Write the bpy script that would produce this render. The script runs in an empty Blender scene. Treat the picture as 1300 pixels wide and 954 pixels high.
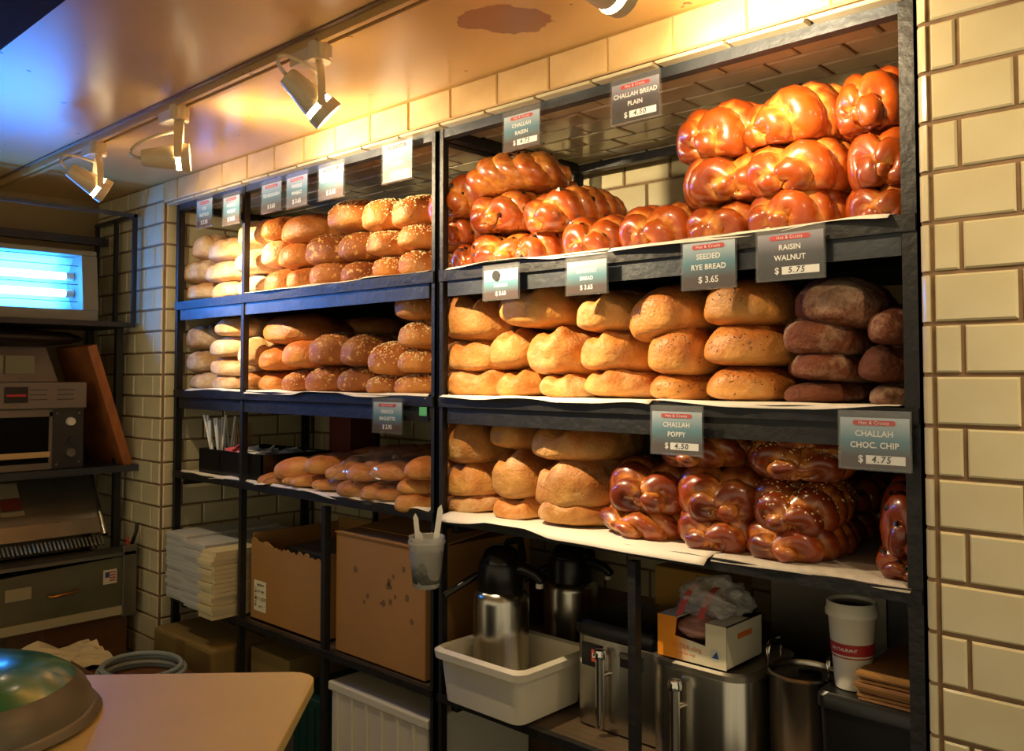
import bpy, bmesh, math, random
from mathutils import Vector, Matrix, noise, Euler

random.seed(7)
scene = bpy.context.scene
col = scene.collection
PI = math.pi

# ------------------------------------------------------------------ camera
F_PX, CAM = 1110.0, Vector((0.0, -1.47, 1.5))
YAW, PITCH = math.atan2(F_PX, 1185.0), math.atan2(44.0, F_PX)
cam_d = bpy.data.cameras.new('camera')
cam_d.sensor_fit = 'HORIZONTAL'
cam_d.sensor_width = 36.0
cam_d.lens = F_PX * 36.0 / 1300.0
cam_d.shift_y = -45.0 / 1300.0
cam_d.clip_start = 0.02
cam = bpy.data.objects.new('camera', cam_d)
cam.location = CAM
cam.rotation_euler = (PI / 2 + PITCH, 0, YAW)
col.objects.link(cam)
scene.camera = cam

# ------------------------------------------------------------------ world, exposure
scene.view_settings.view_transform = 'Standard'
scene.view_settings.look = 'None'
scene.view_settings.gamma = 1.0
scene.view_settings.use_curve_mapping = False
scene.view_settings.exposure = 0.55
world = bpy.data.worlds.new('room_ambient')
scene.world = world
world.use_nodes = True
wbg = world.node_tree.nodes['Background']
wbg.inputs[0].default_value = (1.0, 0.85, 0.56, 1)
wbg.inputs[1].default_value = 0.43
SPOT_W = 24.0
TUBE_E = 34.0


# measured photograph directions -> points on known planes of the room
def at(x, y, X=None, Y=None, Z=None):
    sa, ca, sp, cp = math.sin(YAW), math.cos(YAW), math.sin(PITCH), math.cos(PITCH)
    u, v = (x - 650.0) / F_PX, (432.0 - y) / F_PX
    d = Vector((-sa * cp + u * ca + v * sa * sp, ca * cp + u * sa - v * ca * sp, sp + v * cp))
    t = (X - CAM.x) / d.x if X is not None else ((Y - CAM.y) / d.y if Y is not None else (Z - CAM.z) / d.z)
    return CAM + d * t


# ------------------------------------------------------------------ materials
def lin(c):
    return tuple((v / 255 / 12.92) if v / 255 <= 0.04045 else ((v / 255 + 0.055) / 1.055) ** 2.4 for v in c)


MATS = {}


def nd(nt, t, x=0, y=0, **kw):
    n = nt.nodes.new(t)
    n.location = (x, y)
    for k, v in kw.items():
        setattr(n, k, v)
    return n


def mat(name, rgb, rough=0.6, metal=0.0, vary=0.0, scale=8.0, bump=0.0, bscale=40.0, rgb2=None, coat=0.0, spec=0.5, stretch=None, aniso=0.0):
    if name in MATS:
        return MATS[name]
    m = bpy.data.materials.new(name)
    m.use_nodes = True
    nt = m.node_tree
    b = nt.nodes['Principled BSDF']
    c = lin(rgb)
    b.inputs['Base Color'].default_value = (*c, 1)
    b.inputs['Roughness'].default_value = rough
    b.inputs['Metallic'].default_value = metal
    b.inputs['Specular IOR Level'].default_value = spec
    b.inputs['Coat Weight'].default_value = coat
    b.inputs['Coat Roughness'].default_value = 0.12
    b.inputs['Anisotropic'].default_value = aniso
    tc = nd(nt, 'ShaderNodeTexCoord')
    vec = tc.outputs['Object']
    if stretch:
        mp = nd(nt, 'ShaderNodeMapping')
        mp.inputs['Scale'].default_value = stretch
        nt.links.new(vec, mp.inputs['Vector'])
        vec = mp.outputs['Vector']
    if vary or rgb2:
        n = nd(nt, 'ShaderNodeTexNoise')
        n.inputs['Scale'].default_value = scale
        n.inputs['Detail'].default_value = 5
        nt.links.new(vec, n.inputs['Vector'])
        r = nd(nt, 'ShaderNodeValToRGB')
        d = lin(rgb2) if rgb2 else tuple(v * (1 - vary) for v in c)
        r.color_ramp.elements[0].position = 0.35
        r.color_ramp.elements[1].position = 0.68
        r.color_ramp.elements[0].color = (*d, 1)
        r.color_ramp.elements[1].color = (*c, 1)
        nt.links.new(n.outputs['Fac'], r.inputs['Fac'])
        nt.links.new(r.outputs['Color'], b.inputs['Base Color'])
    if bump:
        n2 = nd(nt, 'ShaderNodeTexNoise')
        n2.inputs['Scale'].default_value = bscale
        n2.inputs['Detail'].default_value = 6
        nt.links.new(vec, n2.inputs['Vector'])
        bp = nd(nt, 'ShaderNodeBump')
        bp.inputs['Strength'].default_value = bump
        bp.inputs['Distance'].default_value = 0.01
        nt.links.new(n2.outputs['Fac'], bp.inputs['Height'])
        nt.links.new(bp.outputs['Normal'], b.inputs['Normal'])
    MATS[name] = m
    return m


def emit(name, rgb, strength):
    m = bpy.data.materials.new(name)
    m.use_nodes = True
    nt = m.node_tree
    nt.nodes.remove(nt.nodes['Principled BSDF'])
    e = nd(nt, 'ShaderNodeEmission')
    e.inputs[0].default_value = (*rgb, 1)
    e.inputs[1].default_value = strength
    nt.links.new(e.outputs[0], nt.nodes['Material Output'].inputs[0])
    return m


def clear(name, alpha=0.12, rough=0.08, tint=(1, 1, 1), bump=0.0, bscale=30):
    m = bpy.data.materials.new(name)
    m.use_nodes = True
    nt = m.node_tree
    b = nt.nodes['Principled BSDF']
    b.inputs['Base Color'].default_value = (*tint, 1)
    b.inputs['Roughness'].default_value = rough
    tr = nd(nt, 'ShaderNodeBsdfTransparent')
    gl = nd(nt, 'ShaderNodeBsdfGlossy')
    gl.inputs['Roughness'].default_value = rough
    lw = nd(nt, 'ShaderNodeLayerWeight')
    pw = nd(nt, 'ShaderNodeMath', operation='POWER')
    nt.links.new(lw.outputs['Facing'], pw.inputs[0])
    pw.inputs[1].default_value = 4.0
    fr = nd(nt, 'ShaderNodeMath', operation='MULTIPLY_ADD')
    nt.links.new(pw.outputs[0], fr.inputs[0])
    fr.inputs[1].default_value = 0.6
    fr.inputs[2].default_value = 0.035
    mx = nd(nt, 'ShaderNodeMixShader')
    nt.links.new(fr.outputs[0], mx.inputs[0])
    nt.links.new(tr.outputs[0], mx.inputs[1])
    nt.links.new(gl.outputs[0], mx.inputs[2])
    mx2 = nd(nt, 'ShaderNodeMixShader')
    mx2.inputs[0].default_value = alpha
    nt.links.new(mx.outputs[0], mx2.inputs[1])
    nt.links.new(b.outputs[0], mx2.inputs[2])
    if bump:
        n2 = nd(nt, 'ShaderNodeTexNoise')
        n2.inputs['Scale'].default_value = bscale
        bp = nd(nt, 'ShaderNodeBump')
        bp.inputs['Strength'].default_value = bump
        nt.links.new(n2.outputs['Fac'], bp.inputs['Height'])
        for q in (b, gl, lw):
            nt.links.new(bp.outputs['Normal'], q.inputs['Normal'])
    nt.links.new(mx2.outputs[0], nt.nodes['Material Output'].inputs[0])
    MATS[name] = m
    return m


def crust(name, side, top, flour=None, flour_amt=0.5, rough=0.55, spots=None, bump=0.6, var=0.28):
    """bread crust: pale sides, browner crown, flour dusting, fine crackle"""
    m = bpy.data.materials.new(name)
    m.use_nodes = True
    nt = m.node_tree
    L = nt.links.new
    b = nt.nodes['Principled BSDF']
    b.inputs['Roughness'].default_value = rough
    b.inputs['Specular IOR Level'].default_value = 0.35
    tc = nd(nt, 'ShaderNodeTexCoord')
    sep = nd(nt, 'ShaderNodeSeparateXYZ')
    L(tc.outputs['Generated'], sep.inputs[0])
    oi = nd(nt, 'ShaderNodeObjectInfo')
    ad = nd(nt, 'ShaderNodeVectorMath', operation='ADD')
    L(tc.outputs['Object'], ad.inputs[0])
    mulv = nd(nt, 'ShaderNodeVectorMath', operation='SCALE')
    mulv.inputs[0].default_value = (9, 5, 7)
    L(oi.outputs['Random'], mulv.inputs['Scale'])
    L(mulv.outputs[0], ad.inputs[1])
    n1 = nd(nt, 'ShaderNodeTexNoise')
    n1.inputs['Scale'].default_value = 14
    n1.inputs['Detail'].default_value = 4
    L(ad.outputs[0], n1.inputs['Vector'])
    # height + noise -> crust ramp
    ma = nd(nt, 'ShaderNodeMath', operation='MULTIPLY_ADD')
    L(n1.outputs['Fac'], ma.inputs[0])
    ma.inputs[1].default_value = 1.9
    ma.inputs[2].default_value = -0.95
    ma2 = nd(nt, 'ShaderNodeMath', operation='ADD')
    L(ma.outputs[0], ma2.inputs[0])
    L(sep.outputs['Z'], ma2.inputs[1])
    r = nd(nt, 'ShaderNodeValToRGB')
    r.color_ramp.elements[0].position = 0.12
    r.color_ramp.elements[1].position = 0.85
    r.color_ramp.elements[0].color = (*lin(side), 1)
    r.color_ramp.elements[1].color = (*lin(top), 1)
    L(ma2.outputs[0], r.inputs['Fac'])
    colr = r.outputs['Color']
    # per-loaf bake level
    hs = nd(nt, 'ShaderNodeHueSaturation')
    mr = nd(nt, 'ShaderNodeMapRange')
    mr.inputs['To Min'].default_value = 1 - var
    mr.inputs['To Max'].default_value = 1 + var * 0.55
    L(oi.outputs['Random'], mr.inputs['Value'])
    L(mr.outputs[0], hs.inputs['Value'])
    L(colr, hs.inputs['Color'])
    colr = hs.outputs['Color']
    nf = nd(nt, 'ShaderNodeTexNoise')
    nf.inputs['Scale'].default_value = 130
    nf.inputs['Detail'].default_value = 6
    L(ad.outputs[0], nf.inputs['Vector'])
    if flour:
        n2 = nd(nt, 'ShaderNodeTexNoise')
        n2.inputs['Scale'].default_value = 9
        n2.inputs['Detail'].default_value = 8
        n2.inputs['Roughness'].default_value = 0.72
        L(ad.outputs[0], n2.inputs['Vector'])
        r2 = nd(nt, 'ShaderNodeValToRGB')
        r2.color_ramp.elements[0].position = 0.62 - 0.22 * flour_amt
        r2.color_ramp.elements[1].position = 0.74 - 0.12 * flour_amt
        L(n2.outputs['Fac'], r2.inputs['Fac'])
        mk = nd(nt, 'ShaderNodeMath', operation='MULTIPLY')
        L(r2.outputs['Color'], mk.inputs[0])
        mk.inputs[1].default_value = min(0.85, 0.35 + 0.5 * flour_amt)
        mx = nd(nt, 'ShaderNodeMixRGB')
        L(mk.outputs[0], mx.inputs[0])
        L(colr, mx.inputs[1])
        mx.inputs[2].default_value = (*lin(flour), 1)
        colr = mx.outputs[0]
    if spots:
        v = nd(nt, 'ShaderNodeTexNoise')
        v.inputs['Scale'].default_value = 60
        L(ad.outputs[0], v.inputs['Vector'])
        r3 = nd(nt, 'ShaderNodeValToRGB')
        r3.color_ramp.elements[0].position = 0.60
        r3.color_ramp.elements[1].position = 0.66
        L(v.outputs['Fac'], r3.inputs['Fac'])
        mx = nd(nt, 'ShaderNodeMixRGB')
        L(r3.outputs['Color'], mx.inputs[0])
        L(colr, mx.inputs[1])
        mx.inputs[2].default_value = (*lin(spots), 1)
        colr = mx.outputs[0]
    L(colr, b.inputs['Base Color'])
    bp = nd(nt, 'ShaderNodeBump')
    bp.inputs['Strength'].default_value = bump
    bp.inputs['Distance'].default_value = 0.004
    L(nf.outputs['Fac'], bp.inputs['Height'])
    bp2 = nd(nt, 'ShaderNodeBump')
    bp2.inputs['Strength'].default_value = bump * 0.9
    bp2.inputs['Distance'].default_value = 0.012
    L(n1.outputs['Fac'], bp2.inputs['Height'])
    L(bp2.outputs['Normal'], bp.inputs['Normal'])
    L(bp.outputs['Normal'], b.inputs['Normal'])
    MATS[name] = m
    return m


def glazed(name, dark, mid, seam, rough=0.16):
    """egg washed braid: glossy brown lobes, pale stretched dough in the seams"""
    m = bpy.data.materials.new(name)
    m.use_nodes = True
    nt = m.node_tree
    L = nt.links.new
    b = nt.nodes['Principled BSDF']
    b.inputs['Roughness'].default_value = 0.34
    b.inputs['Coat Weight'].default_value = 0.7
    b.inputs['Coat Roughness'].default_value = rough
    tc = nd(nt, 'ShaderNodeTexCoord')
    oi = nd(nt, 'ShaderNodeObjectInfo')
    n1 = nd(nt, 'ShaderNodeTexNoise')
    n1.inputs['Scale'].default_value = 16
    n1.inputs['Detail'].default_value = 4
    L(tc.outputs['Object'], n1.inputs['Vector'])
    r = nd(nt, 'ShaderNodeValToRGB')
    r.color_ramp.elements[0].position = 0.30
    r.color_ramp.elements[1].position = 0.66
    r.color_ramp.elements[0].color = (*lin(dark), 1)
    r.color_ramp.elements[1].color = (*lin(mid), 1)
    L(n1.outputs['Fac'], r.inputs['Fac'])
    hs = nd(nt, 'ShaderNodeHueSaturation')
    mr = nd(nt, 'ShaderNodeMapRange')
    mr.inputs['To Min'].default_value = 0.8
    mr.inputs['To Max'].default_value = 1.15
    L(oi.outputs['Random'], mr.inputs['Value'])
    L(mr.outputs[0], hs.inputs['Value'])
    L(r.outputs['Color'], hs.inputs['Color'])
    a = nd(nt, 'ShaderNodeAttribute', attribute_name='seam')
    n3 = nd(nt, 'ShaderNodeTexNoise')
    n3.inputs['Scale'].default_value = 60
    n3.inputs['Detail'].default_value = 5
    L(tc.outputs['Object'], n3.inputs['Vector'])
    mm = nd(nt, 'ShaderNodeMath', operation='MULTIPLY')
    L(a.outputs['Fac'], mm.inputs[0])
    r2 = nd(nt, 'ShaderNodeValToRGB')
    r2.color_ramp.elements[0].position = 0.25
    r2.color_ramp.elements[1].position = 0.6
    L(n3.outputs['Fac'], r2.inputs['Fac'])
    L(r2.outputs['Color'], mm.inputs[1])
    mx = nd(nt, 'ShaderNodeMixRGB')
    L(mm.outputs[0], mx.inputs[0])
    L(hs.outputs['Color'], mx.inputs[1])
    mx.inputs[2].default_value = (*lin(seam), 1)
    L(mx.outputs[0], b.inputs['Base Color'])
    bp = nd(nt, 'ShaderNodeBump')
    bp.inputs['Strength'].default_value = 0.25
    bp.inputs['Distance'].default_value = 0.01
    L(n1.outputs['Fac'], bp.inputs['Height'])
    L(bp.outputs['Normal'], b.inputs['Normal'])
    MATS[name] = m
    return m


STEEL = mat('black_painted_steel', (30, 29, 28), 0.5, 0.0, vary=0.5, scale=25, bump=0.25, bscale=60)
STEEL_G = mat('dark_grey_steel', (70, 74, 80), 0.42, 0.45, vary=0.35, scale=12, bump=0.15, bscale=50)
BLACK = mat('black_plastic', (20, 19, 18), 0.32, vary=0.2)
BLACK_M = mat('matt_black', (8, 8, 7), 0.8, spec=.15)
INOX = mat('brushed_stainless', (196, 190, 176), 0.24, 1.0, vary=0.12, scale=3, stretch=(60, 60, 1), aniso=0.4)
INOX_D = mat('dull_stainless', (150, 143, 128), 0.36, 0.85, vary=0.3, scale=6, bump=0.05)
CHROME = mat('chrome', (215, 212, 205), 0.1, 1.0)
TILE = mat('cream_glazed_tile', (214, 204, 168), 0.14, vary=0.10, scale=5, bump=0.03, bscale=20, rgb2=(200, 188, 148))
TILE_H = mat('tan_painted_tile', (216, 184, 128), 0.35, vary=0.2, scale=9, rgb2=(198, 160, 104), bump=0.15, bscale=25)
GROUT = mat('brown_grout', (146, 116, 84), 0.85, vary=0.35, scale=20)
WOOD_B = mat('worn_wood_shelf', (92, 74, 52), 0.6, vary=0.4, scale=5, stretch=(1, 14, 14))
PAPER = mat('white_parchment', (228, 220, 206), 0.7, vary=0.06, bump=0.12, bscale=14)
PAPER_G = mat('grey_white_paper', (200, 201, 198), 0.8, vary=0.08)
PAPER_Y = mat('cream_paper', (226, 212, 168), 0.8, vary=0.1)
KRAFT = mat('kraft_cardboard', (170, 122, 62), 0.82, vary=0.14, scale=3, bump=0.06, bscale=80)
KRAFT_D = mat('olive_cardboard', (152, 128, 72), 0.82, vary=0.2, scale=3)
KRAFT_B = mat('brown_cardboard', (118, 76, 42), 0.82, vary=0.2, scale=3)
WHITE_P = mat('white_plastic', (222, 216, 196), 0.38, vary=0.05)
LAMP_W = mat('cream_enamel', (214, 196, 160), 0.34)
RED = mat('red_print', (196, 38, 34), 0.5)
WHITE_I = mat('white_print', (236, 236, 232), 0.5)
INK = mat('black_ink', (26, 26, 28), 0.6)
CLEAR = clear('clear_acrylic', 0.025, 0.06)
POLY = clear('clear_crinkled_polythene', 0.02, 0.07, (1, 0.97, 0.93))
CUPP = clear('cloudy_clear_plastic', 0.35, 0.2, (0.72, 0.72, 0.66))

C_COUNTRY = crust('country_crust', (206, 150, 78), (176, 104, 44), (224, 194, 146), 0.5)
C_GOLD = crust('golden_crust', (204, 138, 68), (158, 84, 34), (226, 196, 150), 0.2, rough=0.45)
C_FLOUR = crust('floury_crust', (208, 166, 112), (186, 132, 78), (232, 216, 188), 0.85, rough=0.7)
C_OAT = crust('brown_grain_crust', (180, 110, 52), (134, 70, 28), (208, 158, 86), 0.25, spots=(212, 160, 88))
C_RYE = crust('rye_crust', (206, 146, 74), (170, 98, 40), (214, 178, 122), 0.25, rough=0.42)
C_WALNUT = crust('dark_walnut_crust', (112, 60, 34), (84, 42, 25), (200, 170, 140), 0.62, rough=0.75, bump=1.0)
C_BAG = crust('baguette_crust', (214, 156, 86), (176, 104, 48), (226, 196, 150), 0.3)
G_PLAIN = glazed('plain_challah_glaze', (128, 46, 8), (164, 72, 14), (218, 150, 66))
G_RAISIN = glazed('raisin_challah_glaze', (132, 48, 8), (168, 74, 15), (214, 142, 60))
G_DARK = glazed('deep_brown_challah_glaze', (104, 36, 10), (142, 56, 15), (210, 134, 58))
SEED_S = mat('sesame_seed', (236, 208, 150), 0.6)
SEED_C = mat('caraway_seed', (84, 50, 26), 0.6)
RAISIN = mat('raisin_skin', (42, 20, 16), 0.35)


# ------------------------------------------------------------------ mesh helpers
class MB:
    def __init__(s):
        s.v, s.f = [], []

    def add(s, vs, fs):
        n = len(s.v)
        s.v += [tuple(p) for p in vs]
        s.f += [tuple(i + n for i in f) for f in fs]
        return s

    def box(s, x0, x1, y0, y1, z0, z1, M=None):
        vs = [Vector((x, y, z)) for z in (z0, z1) for y in (y0, y1) for x in (x0, x1)]
        if M is not None:
            vs = [M @ v for v in vs]
        return s.add(vs, [(0, 2, 3, 1), (4, 5, 7, 6), (0, 1, 5, 4), (1, 3, 7, 5), (3, 2, 6, 7), (2, 0, 4, 6)])

    def cyl(s, p0, p1, r0, r1=None, n=14, cap=True):
        r1 = r0 if r1 is None else r1
        p0, p1 = Vector(p0), Vector(p1)
        q = (p1 - p0).to_track_quat('Z', 'Y')
        vs = []
        for p, r in ((p0, r0), (p1, r1)):
            for i in range(n):
                a = 2 * PI * i / n
                vs.append(p + q @ Vector((r * math.cos(a), r * math.sin(a), 0)))
        fs = [(i, (i + 1) % n, n + (i + 1) % n, n + i) for i in range(n)]
        if cap:
            fs += [tuple(range(n - 1, -1, -1)), tuple(range(n, 2 * n))]
        return s.add(vs, fs)

    def tube(s, pts, r, n=8):
        pts = [Vector(p) for p in pts]
        rs = r if isinstance(r, (list, tuple)) else [r] * len(pts)
        vs = []
        for i, p in enumerate(pts):
            t = pts[min(i + 1, len(pts) - 1)] - pts[max(i - 1, 0)]
            q = t.to_track_quat('Z', 'Y')
            for k in range(n):
                a = 2 * PI * k / n
                vs.append(p + q @ Vector((rs[i] * math.cos(a), rs[i] * math.sin(a), 0)))
        fs = []
        for i in range(len(pts) - 1):
            for k in range(n):
                fs.append((i * n + k, i * n + (k + 1) % n, (i + 1) * n + (k + 1) % n, (i + 1) * n + k))
        e = (len(pts) - 1) * n
        fs += [tuple(range(n - 1, -1, -1)), tuple(range(e, e + n))]
        return s.add(vs, fs)

    def lathe(s, prof, n=28, c=(0, 0, 0), sx=1, sy=1, sq=0.0):
        vs = []
        for r, z in prof:
            for i in range(n):
                a = 2 * PI * i / n
                ca, sn = math.cos(a), math.sin(a)
                k = 1.0
                if sq:
                    k = 1 / max(abs(ca), abs(sn)) * sq + (1 - sq)
                vs.append((c[0] + r * ca * sx * k, c[1] + r * sn * sy * k, c[2] + z))
        fs = []
        for j in range(len(prof) - 1):
            for i in range(n):
                fs.append((j * n + i, j * n + (i + 1) % n, (j + 1) * n + (i + 1) % n, (j + 1) * n + i))
        if prof[0][0] > 1e-5:
            fs.append(tuple(range(n - 1, -1, -1)))
        if prof[-1][0] > 1e-5:
            e = (len(prof) - 1) * n
            fs.append(tuple(range(e, e + n)))
        return s.add(vs, fs)

    def prism(s, poly, h0, h1, M):
        """poly in local xy, extruded local z h0..h1, by matrix M"""
        n = len(poly)
        vs = [M @ Vector((x, y, h0)) for x, y in poly] + [M @ Vector((x, y, h1)) for x, y in poly]
        fs = [(i, (i + 1) % n, n + (i + 1) % n, n + i) for i in range(n)] + [tuple(range(n - 1, -1, -1)), tuple(range(n, 2 * n))]
        return s.add(vs, fs)

    def mesh(s, name, m, smooth=False, bevel=0.0):
        me = bpy.data.meshes.new(name)
        me.from_pydata(s.v, [], s.f)
        bm = bmesh.new()
        bm.from_mesh(me)
        bmesh.ops.recalc_face_normals(bm, faces=bm.faces)
        if bevel:
            es = [e for e in bm.edges if len(e.link_faces) == 2 and e.calc_face_angle(0) > 0.5]
            bmesh.ops.bevel(bm, geom=es, offset=bevel, segments=2, affect='EDGES', profile=0.5, clamp_overlap=True)
        bm.to_mesh(me)
        bm.free()
        me.materials.append(m)
        if smooth:
            me.polygons.foreach_set('use_smooth', [True] * len(me.polygons))
            if smooth == 'auto':
                me.set_sharp_from_angle(angle=math.radians(40))
        return me

    def build(s, name, m, parent=None, loc=(0, 0, 0), rot=(0, 0, 0), smooth=False, bevel=0.0):
        return obj(name, s.mesh(name, m, smooth, bevel), parent, loc, rot)


def obj(name, me, parent=None, loc=(0, 0, 0), rot=(0, 0, 0)):
    o = bpy.data.objects.new(name, me)
    col.objects.link(o)
    o.parent = parent
    o.location = loc
    o.rotation_euler = rot
    return o


def tag(o, label, cat, group=None, kind=None):
    o['label'] = label
    o['category'] = cat
    if group:
        o['group'] = group
    if kind:
        o['kind'] = kind
    return o


def thing(name, label, cat, loc=(0, 0, 0), rot=(0, 0, 0), group=None):
    o = bpy.data.objects.new(name, None)
    o.empty_display_size = 0.05
    col.objects.link(o)
    o.location = loc
    o.rotation_euler = rot
    return tag(o, label, cat, group)


def struct(o):
    o['kind'] = 'structure'
    return o


def B(*a, **k):
    return MB().box(*a, **k)


TXT = {}


def text_mesh(s, size, m, bold=0.0, shear=0.0, spacing=1.0):
    key = (s, size, m.name, bold, shear, spacing)
    if key in TXT:
        return TXT[key]
    cu = bpy.data.curves.new('lettering', 'FONT')
    cu.body = s
    cu.size = size
    cu.align_x = 'CENTER'
    cu.align_y = 'CENTER'
    cu.offset = bold
    cu.shear = shear
    cu.space_character = spacing
    cu.resolution_u = 3
    o = bpy.data.objects.new('lettering', cu)
    col.objects.link(o)
    dg = bpy.context.evaluated_depsgraph_get()
    me = bpy.data.meshes.new_from_object(o.evaluated_get(dg))
    me.name = 'lettering'
    me.materials.clear()
    me.materials.append(m)
    bpy.data.objects.remove(o)
    bpy.data.curves.remove(cu)
    TXT[key] = me
    return me


# ------------------------------------------------------------------ room shell
YW = -0.03            # face of the tiled wall
XL, XR = -3.075, -0.465   # tiled recess, left and right
YB = 0.62             # back of the recess
ZS = 2.124            # recess soffit
ZC = 2.2              # ceiling
XE = -3.66            # end wall
PITCH_V, PITCH_H, GR = 0.079, 0.158, 0.007
tile_cache = {}


def tile_mesh(w, h, m):
    key = (round(w, 3), round(h, 3), m.name)
    if key not in tile_cache:
        b, t = 0.003, 0.0055
        w2, h2 = w / 2, h / 2
        vs = [(-w2, -h2, 0), (w2, -h2, 0), (w2, h2, 0), (-w2, h2, 0),
              (-w2, -h2, t - .003), (w2, -h2, t - .003), (w2, h2, t - .003), (-w2, h2, t - .003),
              (-w2 + b, -h2 + b, t), (w2 - b, -h2 + b, t), (w2 - b, h2 - b, t), (-w2 + b, h2 - b, t)]
        fs = [(8, 9, 10, 11)]
        for i in range(4):
            j = (i + 1) % 4
            fs += [(i, j, 4 + j, 4 + i), (4 + i, 4 + j, 8 + j, 8 + i)]
        me = bpy.data.meshes.new('tile')
        me.from_pydata(vs, [], fs)
        me.materials.append(m)
        tile_cache[key] = me
    return tile_cache[key]


def tile_face(parent, origin, eu, ev, u0, u1, v0, v1, m, voff=0.0, uoff=0.0, GR=GR):
    """running-bond tiles, each a part of the wall it is set in"""
    eu, ev = Vector(eu), Vector(ev)
    en = eu.cross(ev)
    base = Matrix((eu, ev, en)).transposed().to_4x4()
    r = math.floor((v0 - voff) / PITCH_V)
    while voff + r * PITCH_V < v1 - 0.012:
        a0, a1 = max(v0, voff + r * PITCH_V), min(v1, voff + (r + 1) * PITCH_V)
        sh = uoff + (PITCH_H / 2 if r % 2 else 0)
        c = math.floor((u0 - sh) / PITCH_H)
        while sh + c * PITCH_H < u1 - 0.012:
            b0, b1 = max(u0, sh + c * PITCH_H), min(u1, sh + (c + 1) * PITCH_H)
            if a1 - a0 > 0.014 and b1 - b0 > 0.014:
                w, h = b1 - b0 - GR, a1 - a0 - GR
                p = Vector(origin) + eu * (b0 + b1) / 2 + ev * (a0 + a1) / 2 + en * random.uniform(-0.001, 0.0006)
                o = obj('tile', tile_mesh(w, h, m), parent)
                M = Matrix.Translation(p) @ base @ Euler((random.uniform(-.006, .006), random.uniform(-.006, .006), 0)).to_matrix().to_4x4()
                o.matrix_basis = M
            c += 1
        r += 1


ceil_m = mat('gloss_tan_ceiling_paint', (214, 170, 100), 0.3, vary=0.12, scale=2.5, bump=0.10, bscale=5, spec=0.5)
# weathered patches of the ceiling paint
nt = ceil_m.node_tree
pb = nt.nodes['Principled BSDF']
src = pb.inputs['Base Color'].links[0].from_socket
tc = nd(nt, 'ShaderNodeTexCoord')
nz = nd(nt, 'ShaderNodeTexNoise')
nz.inputs['Scale'].default_value = 16
nz.inputs['Detail'].default_value = 6
nt.links.new(tc.outputs['Object'], nz.inputs['Vector'])
sub = nd(nt, 'ShaderNodeVectorMath', operation='SUBTRACT')
sub.inputs[1].default_value = (-1.172, -0.242, ZC)
nt.links.new(tc.outputs['Object'], sub.inputs[0])
rotn = nd(nt, 'ShaderNodeVectorRotate')
rotn.rotation_type = 'Z_AXIS'
rotn.inputs['Angle'].default_value = -0.96
nt.links.new(sub.outputs[0], rotn.inputs['Vector'])
scl = nd(nt, 'ShaderNodeVectorMath', operation='MULTIPLY')
scl.inputs[1].default_value = (9.0, 13.0, 1.0)
nt.links.new(rotn.outputs[0], scl.inputs[0])
ln = nd(nt, 'ShaderNodeVectorMath', operation='LENGTH')
nt.links.new(scl.outputs[0], ln.inputs[0])
m1 = nd(nt, 'ShaderNodeMath', operation='MULTIPLY_ADD')
nt.links.new(nz.outputs['Fac'], m1.inputs[0])
m1.inputs[1].default_value = 0.9
nt.links.new(ln.outputs['Value'], m1.inputs[2])
m2 = nd(nt, 'ShaderNodeMath', operation='LESS_THAN')
nt.links.new(m1.outputs[0], m2.inputs[0])
m2.inputs[1].default_value = 1.32
mx = nd(nt, 'ShaderNodeMixRGB')
nt.links.new(m2.outputs[0], mx.inputs[0])
nt.links.new(src, mx.inputs[1])
mx.inputs[2].default_value = (*lin((150, 100, 62)), 1)
nz2 = nd(nt, 'ShaderNodeTexNoise')
nz2.inputs['Scale'].default_value = 26
nz2.inputs['Detail'].default_value = 2
nt.links.new(tc.outputs['Object'], nz2.inputs['Vector'])
m3 = nd(nt, 'ShaderNodeMath', operation='GREATER_THAN')
nt.links.new(nz2.outputs['Fac'], m3.inputs[0])
m3.inputs[1].default_value = 0.74
mx3 = nd(nt, 'ShaderNodeMixRGB')
nt.links.new(m3.outputs[0], mx3.inputs[0])
nt.links.new(mx.outputs[0], mx3.inputs[1])
mx3.inputs[2].default_value = (*lin((120, 76, 44)), 1)
nt.links.new(mx3.outputs[0], pb.inputs['Base Color'])

WALLB = mat('wall_mortar', (120, 98, 72), 0.85, vary=0.3)
struct(B(XE, 1.6, -3.2, YB + 0.1, -0.05, 0.0).build('floor', mat('dark_floor_tile', (58, 46, 36), 0.4, vary=0.3, scale=3)))
struct(B(XE - 0.1, 1.6, -3.2, YW + 0.03, ZC, ZC + 0.05).build('ceiling', ceil_m))
w_end = struct(B(XE - 0.1, XE, -3.2, YW, 0, ZC).build('wall_left', mat('yellowed_wall_paint', (150, 128, 82), 0.5, vary=0.25, scale=4)))
w_back = struct(B(XL - 0.1, XR + 0.1, YB, YB + 0.1, 0, ZS + 0.05).build('wall_back', GROUT))
tile_face(w_back, (0, YB, 0), (1, 0, 0), (0, 0, 1), XL, XR, 0.868, ZS, TILE, voff=1.5)
w_r = struct(B(XR, 1.6, YW, YB, 0, ZC).build('wall_right', GROUT))
tile_face(w_r, (0, YW, 0), (1, 0, 0), (0, 0, 1), XR + 0.016, 0.42, 0.55, ZC, TILE, voff=1.5, uoff=-0.249)
for k in range(-12, 9):      # rounded corner tiles of the recess edge
    z0 = 1.5 + k * PITCH_V
    z1 = min(z0 + PITCH_V, ZC)
    mb = MB()
    prof = [(0.016 - 0.016 * math.sin(a), -0.0055 + 0.016 * (1 - math.cos(a))) for a in (0, .4, .8, 1.2, PI / 2)] + [(0, 0.02), (0.016, 0.02)]
    mb.prism(prof, z0 + GR / 2, z1 - GR / 2, Matrix.Translation((XR - 0.004, YW, 0)))
    mb.build('corner_tile', TILE, w_r)
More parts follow.
